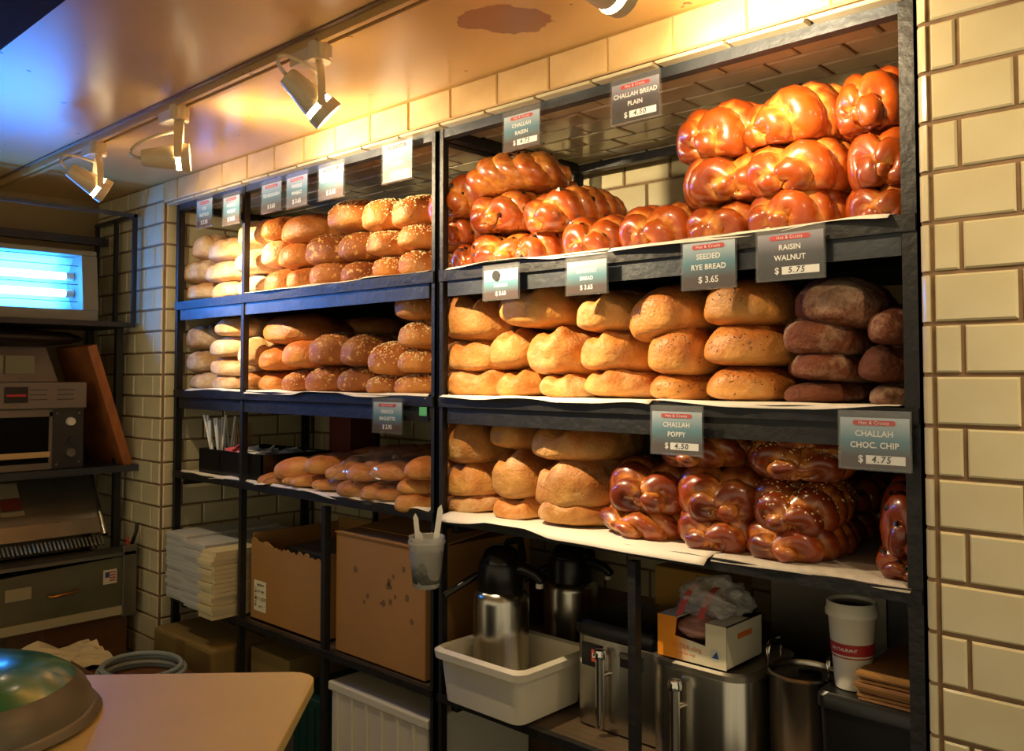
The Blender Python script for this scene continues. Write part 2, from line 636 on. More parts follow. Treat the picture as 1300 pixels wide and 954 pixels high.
w_l = struct(B(XE, XL, YW, YB, 0, ZC).build('wall_center', GROUT))
tile_face(w_l, (0, YW, 0), (1, 0, 0), (0, 0, 1), XE, XL, 0.42, ZC, TILE, voff=1.5, uoff=-3.06)
tile_face(w_l, (XL, 0, 0), (0, 1, 0), (0, 0, 1), YW + 0.004, YB - 0.008, 0.50, ZS, TILE, voff=1.5, uoff=0.05)
hd = struct(B(XL, XR, YW, YB + 0.1, ZS, ZC).build('wall_header', mat('tan_header_paint', (196, 158, 104), 0.5, vary=0.2)))
tile_face(hd, (0, YW, 0), (1, 0, 0), (0, 0, 1), XL, XR, ZS, ZC, TILE_H, voff=ZS - 0.001, uoff=0.03, GR=.003)
so = struct(B(XL, XR, YW + 0.01, YB, ZS - 0.002, ZS + 0.03).build('ceiling_recess', GROUT))
tile_face(so, (0, 0, ZS - 0.002), (1, 0, 0), (0, -1, 0), XL, XR, -(YB - 0.01), -YW, TILE, voff=0.032, uoff=0.06)
# brown ceiling beam towards the shop
struct(B(XE, 1.5, -1.02, -0.91, ZC - 0.05, ZC).build('trim_1', mat('dark_brown_beam', (40, 20, 10), 0.8, spec=.1, vary=0.3, stretch=(1, 10, 10))))
struct(B(XE, 1.5, -0.47, -0.462, ZC - 0.004, ZC).build('trim_2', mat('ceiling_joint_strip', (120, 84, 52), 0.5)))

# ------------------------------------------------------------------ racks
SH = {1: 1.757, 2: 1.442, 3: 1.152, 4: 0.715}
YF, YR = 0.0, 0.56


def rack(name, label, xs, xmid, bottoms, pw):
    t = thing(name, label, 'shelving rack', (0, 0, 0), group='black steel bread racks')
    x0, x1 = xs
    for x in (x0, x1):
        for y in (YF, YR):
            p_ = pw[0] if x == x0 else pw[1]
            d = p_ if x == x1 else 0
            mb = MB().box(x - d, x - d + p_, y, y + 0.004, 0, 2.118)
            mb.box(x - d + (p_ - .004 if d else 0), x - d + (p_ if d else .004), min(y, y + (-.026 if y else 0)), y + (.004 if y else 0.03), 0, 2.118)
            mb.build('post', STEEL, t)
    for x in xmid:
        MB().box(x - .008, x + .008, YF, YF + .02, 0, 2.118).build('post', STEEL, t)
        MB().box(x - .008, x + .008, YR - .02, YR, 0, 2.118).build('post', STEEL, t)
    for x in bottoms:
        MB().box(x - .0095, x + .0095, YF, YF + .02, 0, SH[3] - 0.03).build('post', STEEL, t)
    # top frame
    MB().box(x0, x1, YF + .002, YF + .028, 2.096, 2.121).build('top_rail', STEEL_G, t)
    MB().box(x0, x1, YR - .03, YR - .002, 2.094, 2.121).build('top_rail', STEEL, t)
    for x in (x0, x1 - .028):
        MB().box(x, x + .028, YF + .03, YR - .03, 2.094, 2.121).build('top_rail', STEEL, t)
    for k, z in SH.items():
        MB().box(x0 + .004, x1 - .004, YF + .012, YR - .004, z - .016, z).build('shelf_board', WOOD_B if k > 1 else STEEL, t)
        # hand-hammered lip with a slightly uneven edge
        mb = MB()
        n = 40
        vs, fs = [], []
        lh = {1: .024, 2: .022, 3: .018, 4: .015}[k]
        for i in range(n + 1):
            x = x0 + .005 + (x1 - x0 - .01) * i / n
            w = 0.0022 * noise.noise((x * 14, k * 3.1, 0))
            for (y, zz) in ((YF - .004 + w, z - lh), (YF - .005 + w, z + .004 + w), (YF + .012, z + .0045 + w), (YF + .012, z - lh)):
                vs.append((x, y, zz))
        for i in range(n):
            for q in range(4):
                fs.append((i * 4 + q, i * 4 + (q + 1) % 4, i * 4 + 4 + (q + 1) % 4, i * 4 + 4 + q))
        fs += [(0, 1, 2, 3), (n * 4 + 3, n * 4 + 2, n * 4 + 1, n * 4)]
        mb.add(vs, fs).build('shelf_lip', STEEL, t, smooth='auto')
        if k < 3:
            MB().box(x0 + .03, x1 - .03, YF + .004, YF + .008, z - .062, z - .022).build('shelf_rail', STEEL_G if k == 1 else STEEL, t)
            MB().box(x0 + .03, x1 - .03, YR - .03, YR - .006, z - .055, z - .016).build('shelf_rail', STEEL, t)
    MB().box(x0 + .004, x1 - .004, YF + .012, YR - .004, .215, .23).build('shelf_board', STEEL, t)
    for x in (x0 + .02, x1 - .04):
        for k, z in SH.items():
            MB().box(x, x + .02, YF + .03, YR - .02, z - .045, z - .016).build('side_rail', STEEL, t)
    return t


rack('bread_rack', 'black steel bread rack on the right, three shelves of country loaves and challah', (-1.630, -0.478), [], [-1.046], (.016, .028))
rack('bread_rack', 'black steel bread rack on the left, reaching the tiled corner', (-3.045, -1.640), [-2.577], [-2.117], (.016, .016))

# ------------------------------------------------------------------ bread
ORD = ['first', 'second', 'third', 'fourth', 'fifth', 'sixth', 'seventh', 'eighth', 'ninth', 'tenth']


def loaf_mesh(W, L, H, m, seed, score=0, lump=0.05, boxy=2.6, name='loaf'):
    """domed hearth loaf, length along y, base at z=0"""
    nu, nv = 40, 34
    off = Vector((seed * 3.7, seed * 1.3, seed * 2.1))
    dimple = .075 if lump > .05 else 0
    vs = []
    for i in range(nu + 1):
        u = -1 + 2 * i / nu
        u = math.sin(u * PI / 2) * 0.6 + u * 0.4
        s = max(0.0, 1 - abs(u) ** boxy) ** 0.55
        if i in (0, nu):
            s = 0.0
        for j in range(nv):
            a = 2 * PI * j / nv
            c, sn = math.cos(a), math.sin(a)
            x = W / 2 * s * math.copysign(abs(c) ** 0.85, c)
            z0 = H * 0.36
            if sn >= 0:
                z = z0 + H * 0.64 * sn ** 0.9 * s ** 0.75
            else:
                z = z0 - H * 0.36 * abs(sn) ** 0.62 * s ** 0.55
            y = L / 2 * u * (1 - dimple * math.exp(-(s / .42) ** 2))
            p = Vector((x, y, z))
            q = p * 13 + off
            d = lump * (1.3 * noise.noise(q * .6) + noise.noise(q * 1.1) + 0.65 * noise.noise(q * 2.6) + .22 * noise.noise(q * 6))
            k = 1 + d
            p = Vector((p.x * k, p.y * (1 + 0.4 * d), z0 + (p.z - z0) * k))
            if score and sn > 0.2 and s > 0.05:
                if score == 1:       # one long ear along the crown
                    t = (p.x - 0.12 * W * math.sin(u * 2.0 + seed)) / (W * 0.09)
                    p.z += H * (-0.17 * math.exp(-t * t) + 0.12 * math.exp(-(t - 1.5) ** 2)) * s
                else:                # diagonal slashes
                    t = math.sin((p.y / L * 6.5 + p.x / W * 1.4 + seed) * PI)
                    p.z -= H * 0.075 * max(0, t) ** 4 * s
            p.z = max(p.z, 0.0)
            vs.append(p)
    fs = []
    for i in range(nu):
        for j in range(nv):
            fs.append((i * nv + j, i * nv + (j + 1) % nv, (i + 1) * nv + (j + 1) % nv, (i + 1) * nv + j))
    mb = MB().add(vs, fs)
    me = bpy.data.meshes.new(name)
    me.from_pydata(mb.v, [], mb.f)
    bm = bmesh.new()
    bm.from_mesh(me)
    bmesh.ops.remove_doubles(bm, verts=bm.verts, dist=0.0004)
    bmesh.ops.recalc_face_normals(bm, faces=bm.faces)
    bm.to_mesh(me)
    bm.free()
    me.materials.append(m)
    me.polygons.foreach_set('use_smooth', [True] * len(me.polygons))
    return me


def scatter(me, n, m, size, name, rng, up=-0.1, long=2.0, crowd=None):
    """small seeds lying on a crust"""
    polys = [p for p in me.polygons if p.normal.z > up]
    if not polys:
        return None
    wts = [p.area * (0.25 + max(0, p.normal.z)) for p in polys]
    vs, fs = [], []
    for p in rng.choices(polys, weights=wts, k=n):
        if crowd is not None and noise.noise(Vector(p.center) * 22) < crowd:
            continue
        v = [me.vertices[i].co for i in p.vertices]
        a, b = rng.random(), rng.random()
        c = v[0].lerp(v[1], a).lerp((v[3] if len(v) > 3 else v[2]).lerp(v[2], a), b)
        q = Vector(p.normal).to_track_quat('Z', 'Y') @ Euler((0, 0, rng.random() * 6.28)).to_quaternion()
        s = size * rng.uniform(.75, 1.2)
        k = len(vs)
        for d in ((s * long, 0, 0.1 * s), (0, s, 0), (-s * long, 0, 0.1 * s), (0, -s, 0), (0, 0, s * .8), (0, 0, -s * .4)):
            vs.append(c + q @ Vector(d))
        for i in range(4):
            fs += [(k + i, k + (i + 1) % 4, k + 4), (k + (i + 1) % 4, k + i, k + 5)]
    if not vs:
        return None
    me2 = bpy.data.meshes.new(name)
    me2.from_pydata([tuple(v) for v in vs], [], fs)
    me2.materials.append(m)
    return me2


KIND = {
    'country': (C_COUNTRY, 1, .085, 2.5), 'gold': (C_GOLD, 0, .06, 2.2), 'flour': (C_FLOUR, 2, .07, 2.2), 'oat': (C_OAT, 0, .055, 2.2),
    'sesame': (C_GOLD, 0, .055, 2.3), 'rye': (C_RYE, 0, .055, 2.5), 'walnut': (C_WALNUT, 2, .085, 2.0), 'baguette': (C_BAG, 2, .03, 5.0)}
seedc = [0]


def loaf(kind, box, label, group, cat='bread loaf', L=0.27, tip=0.02, base=None, yaw=0.0, roll=0.0, pitch=0.0, wk=1.03, hk=1.07, W=None, score=None):
    x0, x1, y0, y1 = box
    yr = tip + 0.055
    ym = (y0 + y1) / 2
    a, b = at(x0, ym, Y=yr), at(x1, ym, Y=yr)
    w = (W or (b.x - a.x)) * wk
    xc = (a.x + b.x) / 2
    zt, zb = at((x0 + x1) / 2, y0, Y=yr).z, at((x0 + x1) / 2, y1, Y=yr).z
    if base is not None:
        zb = base
    h = (zt - zb) * hk
    seedc[0] += 1
    rng = random.Random(seedc[0] * 31)
    m, sc, lump, boxy = KIND[kind]
    me = loaf_mesh(w, L, h, m, seedc[0] * 0.77, sc if score is None else score, lump, boxy)
    o = obj('bread_loaf' if cat == 'bread loaf' else cat.replace(' ', '_'), me, None, (xc, tip + L / 2, zb), (pitch + rng.uniform(-.04, .04), roll + rng.uniform(-.07, .07), yaw + rng.uniform(-.14, .14)))
    tag(o, label, cat, group)
    if kind == 'sesame':
        s = scatter(me, 520, SEED_S, 0.0026, 'sesame_seeds', rng, up=0.0, long=1.35)
        so_ = obj('sesame_seeds', s, o)
        so_['kind'] = 'stuff'
    elif kind == 'oat':
        s = scatter(me, 230, SEED_S, 0.0016, 'grain_flakes', rng, up=-.2, long=1.3)
        so_ = obj('grain_flakes', s, o)
        so_['kind'] = 'stuff'
    elif kind == 'rye':
        s = scatter(me, 420, SEED_C, 0.0012, 'caraway_seeds', rng, up=0.05, long=2.6, crowd=-0.05)
        if s:
            so_ = obj('caraway_seeds', s, o)
            so_['kind'] = 'stuff'
    return o


def loaf_row(kinds, boxes, rowname, where, look, base=None, **kw):
    for i, (k, bx) in enumerate(zip(kinds, boxes)):
        if i + 1 < len(boxes) and boxes[i + 1][0] < bx[1]:      # neighbours touch instead of sinking into each other
            bx = (bx[0], boxes[i + 1][0] + .3 * (bx[1] - boxes[i + 1][0]), bx[2], bx[3])
        loaf(k, bx, f"{look[k]}, {ORD[i]} from left in {rowname} row, {where}", f"loaves on the {where}", base=base, **kw)


LOOK = {'country': 'golden country loaf', 'gold': 'smooth golden loaf', 'flour': 'pale floury loaf', 'oat': 'brown grain-topped loaf',
        'sesame': 'sesame seeded loaf', 'rye': 'caraway seeded rye loaf', 'walnut': 'dark floury raisin walnut loaf'}

# --- left rack, top shelf
c5 = lambda a, b, c, d: (220 + a / 3.82, 220 + b / 3.82, 160 + c / 3.82, 160 + d / 3.82)
w = "far-left bay, left rack top shelf"
loaf_row(['flour'] * 2, [c5(80, 205, 762, 850), c5(200, 335, 750, 838)], 'bottom', w, LOOK, base=SH[1] + .003, L=.25)
loaf_row(['flour'] * 2, [c5(60, 195, 648, 762), c5(170, 335, 652, 758)], 'middle', w, LOOK, L=.25)
loaf_row(['flour'] * 2, [c5(110, 250, 528, 655), c5(175, 340, 545, 662)], 'upper', w, LOOK, L=.25, tip=.03)
w = "left rack top shelf"
loaf_row(['flour', 'gold', 'gold', 'oat', 'oat', 'sesame', 'sesame'],
         [c5(330, 470, 722, 812), c5(460, 590, 695, 795), c5(575, 690, 685, 785), c5(675, 835, 650, 775), c5(828, 985, 652, 760), c5(978, 1105, 640, 750), c5(1095, 1245, 608, 735)],
         'bottom', w, LOOK, base=SH[1] + .003)
loaf_row(['flour', 'flour', 'gold', 'oat', 'oat', 'sesame', 'sesame'],
         [c5(315, 495, 598, 722), c5(448, 560, 560, 695), c5(535, 670, 558, 692), c5(650, 840, 522, 680), c5(812, 975, 513, 655), c5(955, 1105, 510, 640), c5(1095, 1245, 475, 608)],
         'middle', w, LOOK)
loaf_row(['flour', 'gold', 'gold', 'sesame', 'sesame', 'sesame'],
         [c5(318, 500, 455, 600), c5(465, 600, 440, 560), c5(525, 720, 433, 570), c5(750, 960, 360, 515), c5(935, 1100, 355, 512), c5(1075, 1245, 335, 495)],
         'upper', w, LOOK)
# --- left rack, middle shelf
c6 = lambda a, b, c, d: (220 + a / 3.82, 220 + b / 3.82, 360 + c / 3.82, 360 + d / 3.82)
w = "far-left bay, left rack middle shelf"
loaf_row(['flour'] * 2, [c6(98, 212, 428, 512), c6(205, 330, 442, 518)], 'bottom', w, LOOK, base=SH[2] + .003, L=.25)
loaf_row(['flour'] * 2, [c6(88, 205, 325, 432), c6(190, 335, 352, 450)], 'lower', w, LOOK, L=.25)
loaf_row(['flour'] * 2, [c6(82, 215, 198, 325), c6(195, 335, 258, 358)], 'third', w, LOOK, L=.25)
loaf_row(['flour'], [c6(208, 360, 155, 262)], 'top', w, LOOK, L=.25)
w = "left rack middle shelf"
loaf_row(['gold', 'gold', 'oat', 'oat', 'oat', 'sesame', 'sesame'],
         [c6(350, 435, 428, 520), c6(425, 540, 432, 525), c6(538, 660, 422, 528), c6(655, 808, 403, 532), c6(808, 972, 408, 535), c6(965, 1095, 440, 545), c6(1080, 1245, 440, 548)],
         'bottom', w, LOOK, base=SH[2] + .003)
loaf_row(['flour', 'gold', 'gold', 'oat', 'oat', 'sesame', 'sesame'],
         [c6(332, 450, 262, 412), c6(438, 552, 305, 425), c6(545, 690, 272, 415), c6(670, 850, 248, 402), c6(820, 1010, 252, 408), c6(950, 1120, 288, 448), c6(1100, 1245, 318, 442)],
         'middle', w, LOOK)
loaf('gold', c6(345, 480, 158, 275), 'brown loaf half hidden behind a floury one, upper row, left rack middle shelf', 'loaves on the ' + w, tip=.12)
loaf('gold', c6(428, 660, 165, 305), 'largest smooth golden loaf lying on top, left rack middle shelf', 'loaves on the ' + w, L=.31, hk=1.15, tip=.03)
loaf('gold', c6(770, 980, 195, 262), 'dark loaf far back in shade, left rack middle shelf', 'loaves on the ' + w, tip=.26, hk=1.6)
loaf('sesame', c6(1105, 1250, 183, 322), 'sesame seeded loaf, second from top beside the centre post, left rack middle shelf', 'loaves on the ' + w)
loaf('sesame', c6(1085, 1250, 38, 190), 'sesame seeded loaf topmost beside the centre post, left rack middle shelf', 'loaves on the ' + w)
# --- right rack, middle shelf: five stacks of pale loaves, two of walnut bread
d3 = lambda a, b, c, d: (540 + a / 4.06, 540 + b / 4.06, 330 + c / 4.06, 330 + d / 4.06)
d4 = lambda a, b, c, d: (800 + a / 3.42, 800 + b / 3.42, 270 + c / 3.42, 270 + d / 3.42)
w = "right rack middle shelf"
loaf_row(['country', 'country', 'country', 'country', 'rye', 'rye', 'walnut', 'walnut'],
         [d3(72, 385, 552, 730), d3(360, 590, 565, 728), d3(565, 845, 585, 735), d3(820, 1130, 568, 740), d4(75, 325, 690, 835), d4(293, 640, 668, 842), d4(645, 965, 733, 845), d4(1000, 1270, 735, 852)],
         'bottom', w, LOOK, base=SH[2] + .003, L=.29)
loaf_row(['country', 'country', 'country', 'country', 'rye', 'rye', 'walnut', 'walnut'],
         [d3(70, 350, 412, 575), d3(345, 600, 372, 572), d3(520, 810, 362, 600), d3(790, 1100, 368, 590), d4(45, 325, 495, 712), d4(300, 645, 478, 672), d4(640, 965, 590, 742), d4(975, 1270, 558, 742)],
         'middle', w, LOOK, L=.29)
loaf('country', d3(45, 370, 162, 420), 'large golden country loaf topmost beside the centre post, right rack middle shelf', 'loaves on the ' + w, L=.31)
loaf('country', d3(370, 720, 118, 350), 'floury country loaf topmost, second stack from the centre post, middle shelf', 'loaves on the ' + w, L=.31, score=1)
loaf('country', d3(775, 1080, 165, 372), 'golden country loaf topmost, third stack from centre post, middle shelf', 'loaves on the ' + w)
loaf('rye', d4(0, 310, 325, 548), 'caraway seeded rye loaf tilted on top of the left rye stack', 'loaves on the ' + w, roll=-.12)
loaf('rye', d4(300, 640, 293, 500), 'caraway seeded rye loaf on top of the right rye stack', 'loaves on the ' + w)
loaf('walnut', d4(632, 980, 443, 620), 'dark raisin walnut loaf second from top of the tall walnut stack', 'loaves on the ' + w)
loaf('walnut', d4(670, 1060, 288, 500), 'broad floury raisin walnut loaf topmost of the tall walnut stack', 'loaves on the ' + w, L=.25, roll=.10)
loaf('walnut', d4(1018, 1275, 402, 575), 'dark raisin walnut loaf topmost against the right post', 'loaves on the ' + w)
# --- right rack, lower shelf: country loaves
e5 = lambda a, b, c, d: (520 + a / 4.64, 520 + b / 4.64, 510 + c / 4.64, 510 + d / 4.64)
w = "right rack lower shelf"
loaf_row(['country'] * 3, [e5(232, 492, 535, 700), e5(478, 750, 542, 745), e5(728, 1130, 565, 785)], 'bottom', w, LOOK, base=SH[3] + .003, L=.29)
loaf_row(['country'] * 3, [e5(218, 490, 345, 572), e5(468, 765, 298, 572), e5(738, 1150, 330, 645)], 'middle', w, LOOK, L=.3)
loaf_row(['country'] * 3, [e5(188, 490, 72, 372), e5(468, 728, 88, 298), e5(692, 1120, 118, 362)], 'top', w, LOOK, L=.3)

# --- baguettes and rolls, left rack lower shelf
c7 = lambda a, b, c, d: (200 + a / 3.61, 200 + b / 3.61, 490 + c / 3.61, 490 + d / 3.61)
LB = {'baguette': 'short baguette'}
bl = [c7(495, 560, 392, 468), c7(535, 610, 408, 478), c7(600, 672, 415, 492), c7(650, 745, 415, 506), c7(735, 835, 432, 515)]
for i, bx in enumerate(bl):
    loaf('baguette', bx, f"short golden baguette, {ORD[i]} from left, bottom row beside the napkin caddy", 'baguettes on the left rack', 'baguette', L=.42, tip=.0, base=SH[3] + .003)
for i, bx in enumerate([c7(555, 700, 325, 422), c7(695, 815, 328, 418), c7(810, 930, 343, 428)]):
    loaf('baguette', bx, f"plump baguette, {ORD[i]} from left, upper row over the short baguettes", 'baguettes on the left rack', 'baguette', L=.46, tip=.01)
for i, bx in enumerate([c7(850, 960, 425, 520), c7(945, 1040, 440, 545), c7(1040, 1130, 470, 560)]):
    loaf('baguette', bx, f"bagged roll showing through crinkled polythene, {ORD[i]} from left in lower row", 'bagged baguettes', 'baguette', L=.36, tip=-.01, base=SH[3] + .006)
for i, bx in enumerate([c7(880, 990, 350, 435), c7(985, 1140, 355, 440)]):
    loaf('baguette', bx, f"bagged roll on top inside the polythene bag, {ORD[i]} from left", 'bagged baguettes', 'baguette', L=.36, tip=.0)
for i, bx in enumerate([c7(1140, 1262, 490, 598), c7(1140, 1258, 425, 500), c7(1160, 1275, 325, 430)]):
    loaf('baguette', bx, f"baguette end beside the centre post, {['lowest', 'middle', 'highest'][i]} of three", 'bagged baguettes', 'baguette', L=.42, tip=-.01 if i else -.02)
for i, (x, y) in enumerate(((-2.16, .36), (-1.98, .38), (-1.80, .36))):
    me = loaf_mesh(.075, .40, .06, C_BAG, 70 + i, 2, .03, 4)
    tag(obj('baguette', me, None, (x, y, SH[3] + .065), (0.0, 0, -.35)), f"long baguette lying back in shade, {ORD[i]} from left behind the bagged rolls", 'baguette', 'baguettes on the left rack')


# --- challah
def braid(W, L, H, m, seed, n=3, turns=0.95):
    """n interwoven strands, length along y, base at z=0; returns meshes"""
    rng = random.Random(seed)
    ph0 = rng.random() * 6.28
    NR, NS = 46, 14
    cl = []
    for k in range(n):
        c = []
        for i in range(NR + 1):
            s = -1 + 2 * i / NR
            e = max(0.0, 1 - abs(s) ** 2.6) ** 0.5
            ph = ph0 + 2 * PI * turns * s + 2 * PI * k / n + .35 * noise.noise((seed * 1.9, 2, s * 1.5))
            ee = .10 + .90 * e
            x = W * .30 * ee * math.sin(ph) * (1 + .12 * noise.noise((seed, k, s * 2)))
            z = H * .40 + H * .25 * ee * math.sin(2 * ph) + H * .04 * noise.noise((seed * 2, k + 5, s * 2)) - H * .12 * abs(s) ** 3
            y = L / 2 * .88 * s
            r = (.212 * W) * (.42 + .58 * e) * (0.80 + .36 * abs(math.sin(ph)) + .20 * noise.noise((k * 3.3, seed, s * 3)))
            c.append((Vector((x, y, z)), r))
        cl.append(c)
    out = []
    for k in range(n):
        vs, fs, seam = [], [], []
        c = cl[k]
        others = [q for j in range(n) if j != k for q in cl[j][::2]]
        for i, (p, r) in enumerate(c):
            t = (c[min(i + 1, NR)][0] - c[max(i - 1, 0)][0]).normalized()
            t = (t + Vector((0, .55 if t.y >= 0 else -.55, 0))).normalized()
            sx = t.cross(Vector((0, 0, 1))).normalized()
            sz = sx.cross(t)
            for j in range(NS):
                a = 2 * PI * j / NS
                q = p + sx * r * math.cos(a) + sz * r * (H / W * 1.38) * math.sin(a)
                q.z = max(q.z, 0.0) if q.z > -.004 else 0.0
                vs.append(q)
                d = min((q - o_[0]).length / o_[1] for o_ in others)
                seam.append(max(0.0, min(1.0, (1.20 - d) / .20)))
        for i in range(NR):
            for j in range(NS):
                fs.append((i * NS + j, i * NS + (j + 1) % NS, (i + 1) * NS + (j + 1) % NS, (i + 1) * NS + j))
        # rounded ends
        for end, i in ((-1, 0), (1, NR)):
            cv = len(vs)
            vs.append(c[i][0] + Vector((0, end * c[i][1] * .7, 0)))
            seam.append(0)
            for j in range(NS):
                f = (i * NS + j, i * NS + (j + 1) % NS, cv)
                fs.append(f if end > 0 else f[::-1])
        me = bpy.data.meshes.new('strand')
        me.from_pydata([tuple(v) for v in vs], [], fs)
        bm = bmesh.new()
        bm.from_mesh(me)
        bmesh.ops.recalc_face_normals(bm, faces=bm.faces)
        bm.to_mesh(me)
        bm.free()
        at_ = me.attributes.new('seam', 'FLOAT', 'POINT')
        at_.data.foreach_set('value', seam)
        me.materials.append(m)
        me.polygons.foreach_set('use_smooth', [True] * len(me.polygons))
        out.append(me)
    return out


chc = [0]


def challah(m, box, label, group, L=0.27, tip=0.02, base=None, yaw=0.0, extra=None, wk=1.04, hk=1.05, roll=0, W=None, turns=0.95):
    x0, x1, y0, y1 = box
    yr = tip + 0.055
    ym = (y0 + y1) / 2
    a, b = at(x0, ym, Y=yr), at(x1, ym, Y=yr)
    w_ = (W or (b.x - a.x)) * wk
    xc = (a.x + b.x) / 2
    zt, zb = at((x0 + x1) / 2, y0, Y=yr).z, at((x0 + x1) / 2, y1, Y=yr).z
    if base is not None:
        zb = base
    h = (zt - zb) * hk
    chc[0] += 1
    rng = random.Random(chc[0] * 17)
    t = thing('challah', label, 'challah', (xc, tip + L / 2, zb), (rng.uniform(-.07, .07), roll + rng.uniform(-.09, .09), yaw + rng.uniform(-.4, .4)), group)
    for k, me in enumerate(braid(w_, L, h, m, chc[0] * 1.7, turns=turns)):
        st = obj('strand', me, t)
        if extra == 'sesame':
            s = scatter(me, 260, SEED_S, 0.0018, 'sesame_seeds', rng, up=.1, long=1.6)
        elif extra == 'raisin':
            s = scatter(me, 15, RAISIN, 0.0075, 'raisins', rng, up=-.3, long=1.25)
        elif extra == 'poppy':
            s = scatter(me, 60, INK, 0.0009, 'poppy_seeds', rng, up=.1, long=1.1)
        elif extra == 'chip':
            s = scatter(me, 16, RAISIN, 0.0060, 'chocolate_chips', rng, up=-.4, long=1.1)
        else:
            s = None
        if s:
            so_ = obj(s.name.split('.')[0], s, st)
            so_['kind'] = 'stuff'
    return t


f1 = lambda a, b, c, d: (540 + a / 5, 540 + b / 5, 170 + c / 5, 170 + d / 5)
f2 = lambda a, b, c, d: (780 + a / 3.25, 780 + b / 3.25, 60 + c / 3.25, 60 + d / 3.25)
g = 'raisin challahs on the top shelf'
ra = dict(m=G_RAISIN, group=g, extra='raisin', L=.25)
Z1 = SH[1] + .004
challah(box=f1(150, 330, 690, 850), label='raisin challah lowest beside the centre post, right rack top shelf', base=Z1, tip=.03, **ra)
challah(box=f1(290, 620, 615, 825), label='raisin challah in the bottom row with a split golden end near the post', base=Z1, **ra)
challah(box=f1(610, 860, 585, 790), label='raisin challah third in the bottom row, partly under the others', base=Z1, tip=.03, **ra)
challah(box=f1(860, 1190, 500, 760), label='raisin challah at the right end of the raisin pile, bottom row', base=Z1, **ra)
challah(box=f1(135, 320, 505, 700), label='raisin challah second up beside the centre post, right rack top shelf', tip=.03, **ra)
challah(box=f1(290, 640, 352, 628), label='raisin challah with domed lobe in the middle row of the pile', yaw=.25, **ra)
challah(box=f1(665, 1020, 322, 600), label='broad raisin challah in the middle row, right of the domed one', yaw=-.5, **ra)
challah(box=f1(50, 400, 252, 545), label='raisin challah topmost left, slanting against the centre post', roll=-.25, **ra)
challah(box=f1(265, 700, 120, 385), label='long raisin challah crowning the raisin pile', yaw=-.9, **{**ra, 'L': .27})
challah(box=f1(930, 1130, 462, 640), label='raisin challah glimpsed at the back between the pile and its right end', tip=.25, base=Z1, **ra)
g = 'plain challahs on the top shelf'
pl = dict(m=G_PLAIN, group=g, L=.28)
w = 'plain challah pile'
challah(box=f2(15, 290, 628, 818), label='plain glossy challah alone at the left end of the plain row', base=Z1, **pl)
challah(box=f2(285, 565, 622, 782), label=f'plain challah, second from left in bottom row of the {w}', base=Z1, **pl)
challah(box=f2(568, 890, 552, 745), label=f'plain challah, third from left in bottom row of the {w}', base=Z1, **pl)
challah(box=f2(928, 1225, 522, 700), label='plain challah lowest against the right post', base=Z1, **pl)
challah(box=f2(245, 600, 418, 655), label=f'plain challah leftmost in the middle row of the {w}', yaw=.2, **pl)
challah(box=f2(545, 915, 348, 592), label=f'plain challah with pale seams, centre of the {w}', yaw=-.2, **pl)
challah(box=f2(938, 1225, 298, 575), label='plain challah second up against the right post', **pl)
challah(box=f2(285, 575, 205, 460), label=f'plain challah top left of the {w}', **pl)
challah(box=f2(570, 925, 128, 378), label=f'plain challah topmost in the centre of the {w}', yaw=-.25, **pl)
challah(box=f2(935, 1222, 62, 345), label='plain challah topmost against the right post', yaw=-.15, **pl)
h6 = lambda a, b, c, d: (760 + a / 3.095, 760 + b / 3.095, 510 + c / 3.095, 510 + d / 3.095)
Z3 = SH[3] + .004
pp = dict(m=G_DARK, group='poppy challahs on the lower shelf', extra='poppy', L=.25)
challah(box=h6(25, 310, 398, 585), label='shiny brown challah at the bottom of the short poppy stack', base=Z3, **pp)
challah(box=h6(32, 300, 228, 432), label='shiny brown challah with round knob on top of the short poppy stack', **pp)
challah(box=h6(300, 595, 388, 612), label='brown challah at the bottom of the stack under the poppy sign', base=Z3, tip=.02, **pp)
challah(box=h6(290, 585, 238, 456), label='brown challah in the middle of the stack under the poppy sign', **pp)
challah(box=h6(275, 560, 120, 262), label='brown challah at the top of the stack, half behind the poppy sign', **pp)
ss = dict(m=G_DARK, group='sesame challahs on the lower shelf', L=.26)
challah(box=h6(580, 900, 450, 660), label='unseeded dark challah at the bottom of the sesame stack', base=Z3, **ss)
challah(box=h6(580, 895, 288, 498), label='sesame challah second from bottom of its stack', extra='sesame', **ss)
challah(box=h6(558, 915, 130, 302), label='sesame challah third from bottom of its stack', extra='sesame', **ss)
challah(box=h6(590, 905, 40, 165), label='sesame challah at the top, touching the shelf above', extra='sesame', **ss)
cc = dict(m=G_DARK, group='chocolate chip challahs on the lower shelf', extra='chip', L=.26)
challah(box=h6(1060, 1300, 555, 735), label='chocolate chip challah lower of two against the right post', base=Z3, **cc)
challah(box=h6(1068, 1300, 308, 585), label='chocolate chip challah upper of two against the right post', **cc)
for i, (bx, tp) in enumerate(((h6(905, 1075, 420, 560), .28), (h6(930, 1090, 280, 425), .28))):
    challah(box=bx, label=f"{['lower', 'upper'][i]} chocolate chip challah back in the shadows beside the sesame stack", tip=tp, base=Z3 if i == 0 else None, **cc)

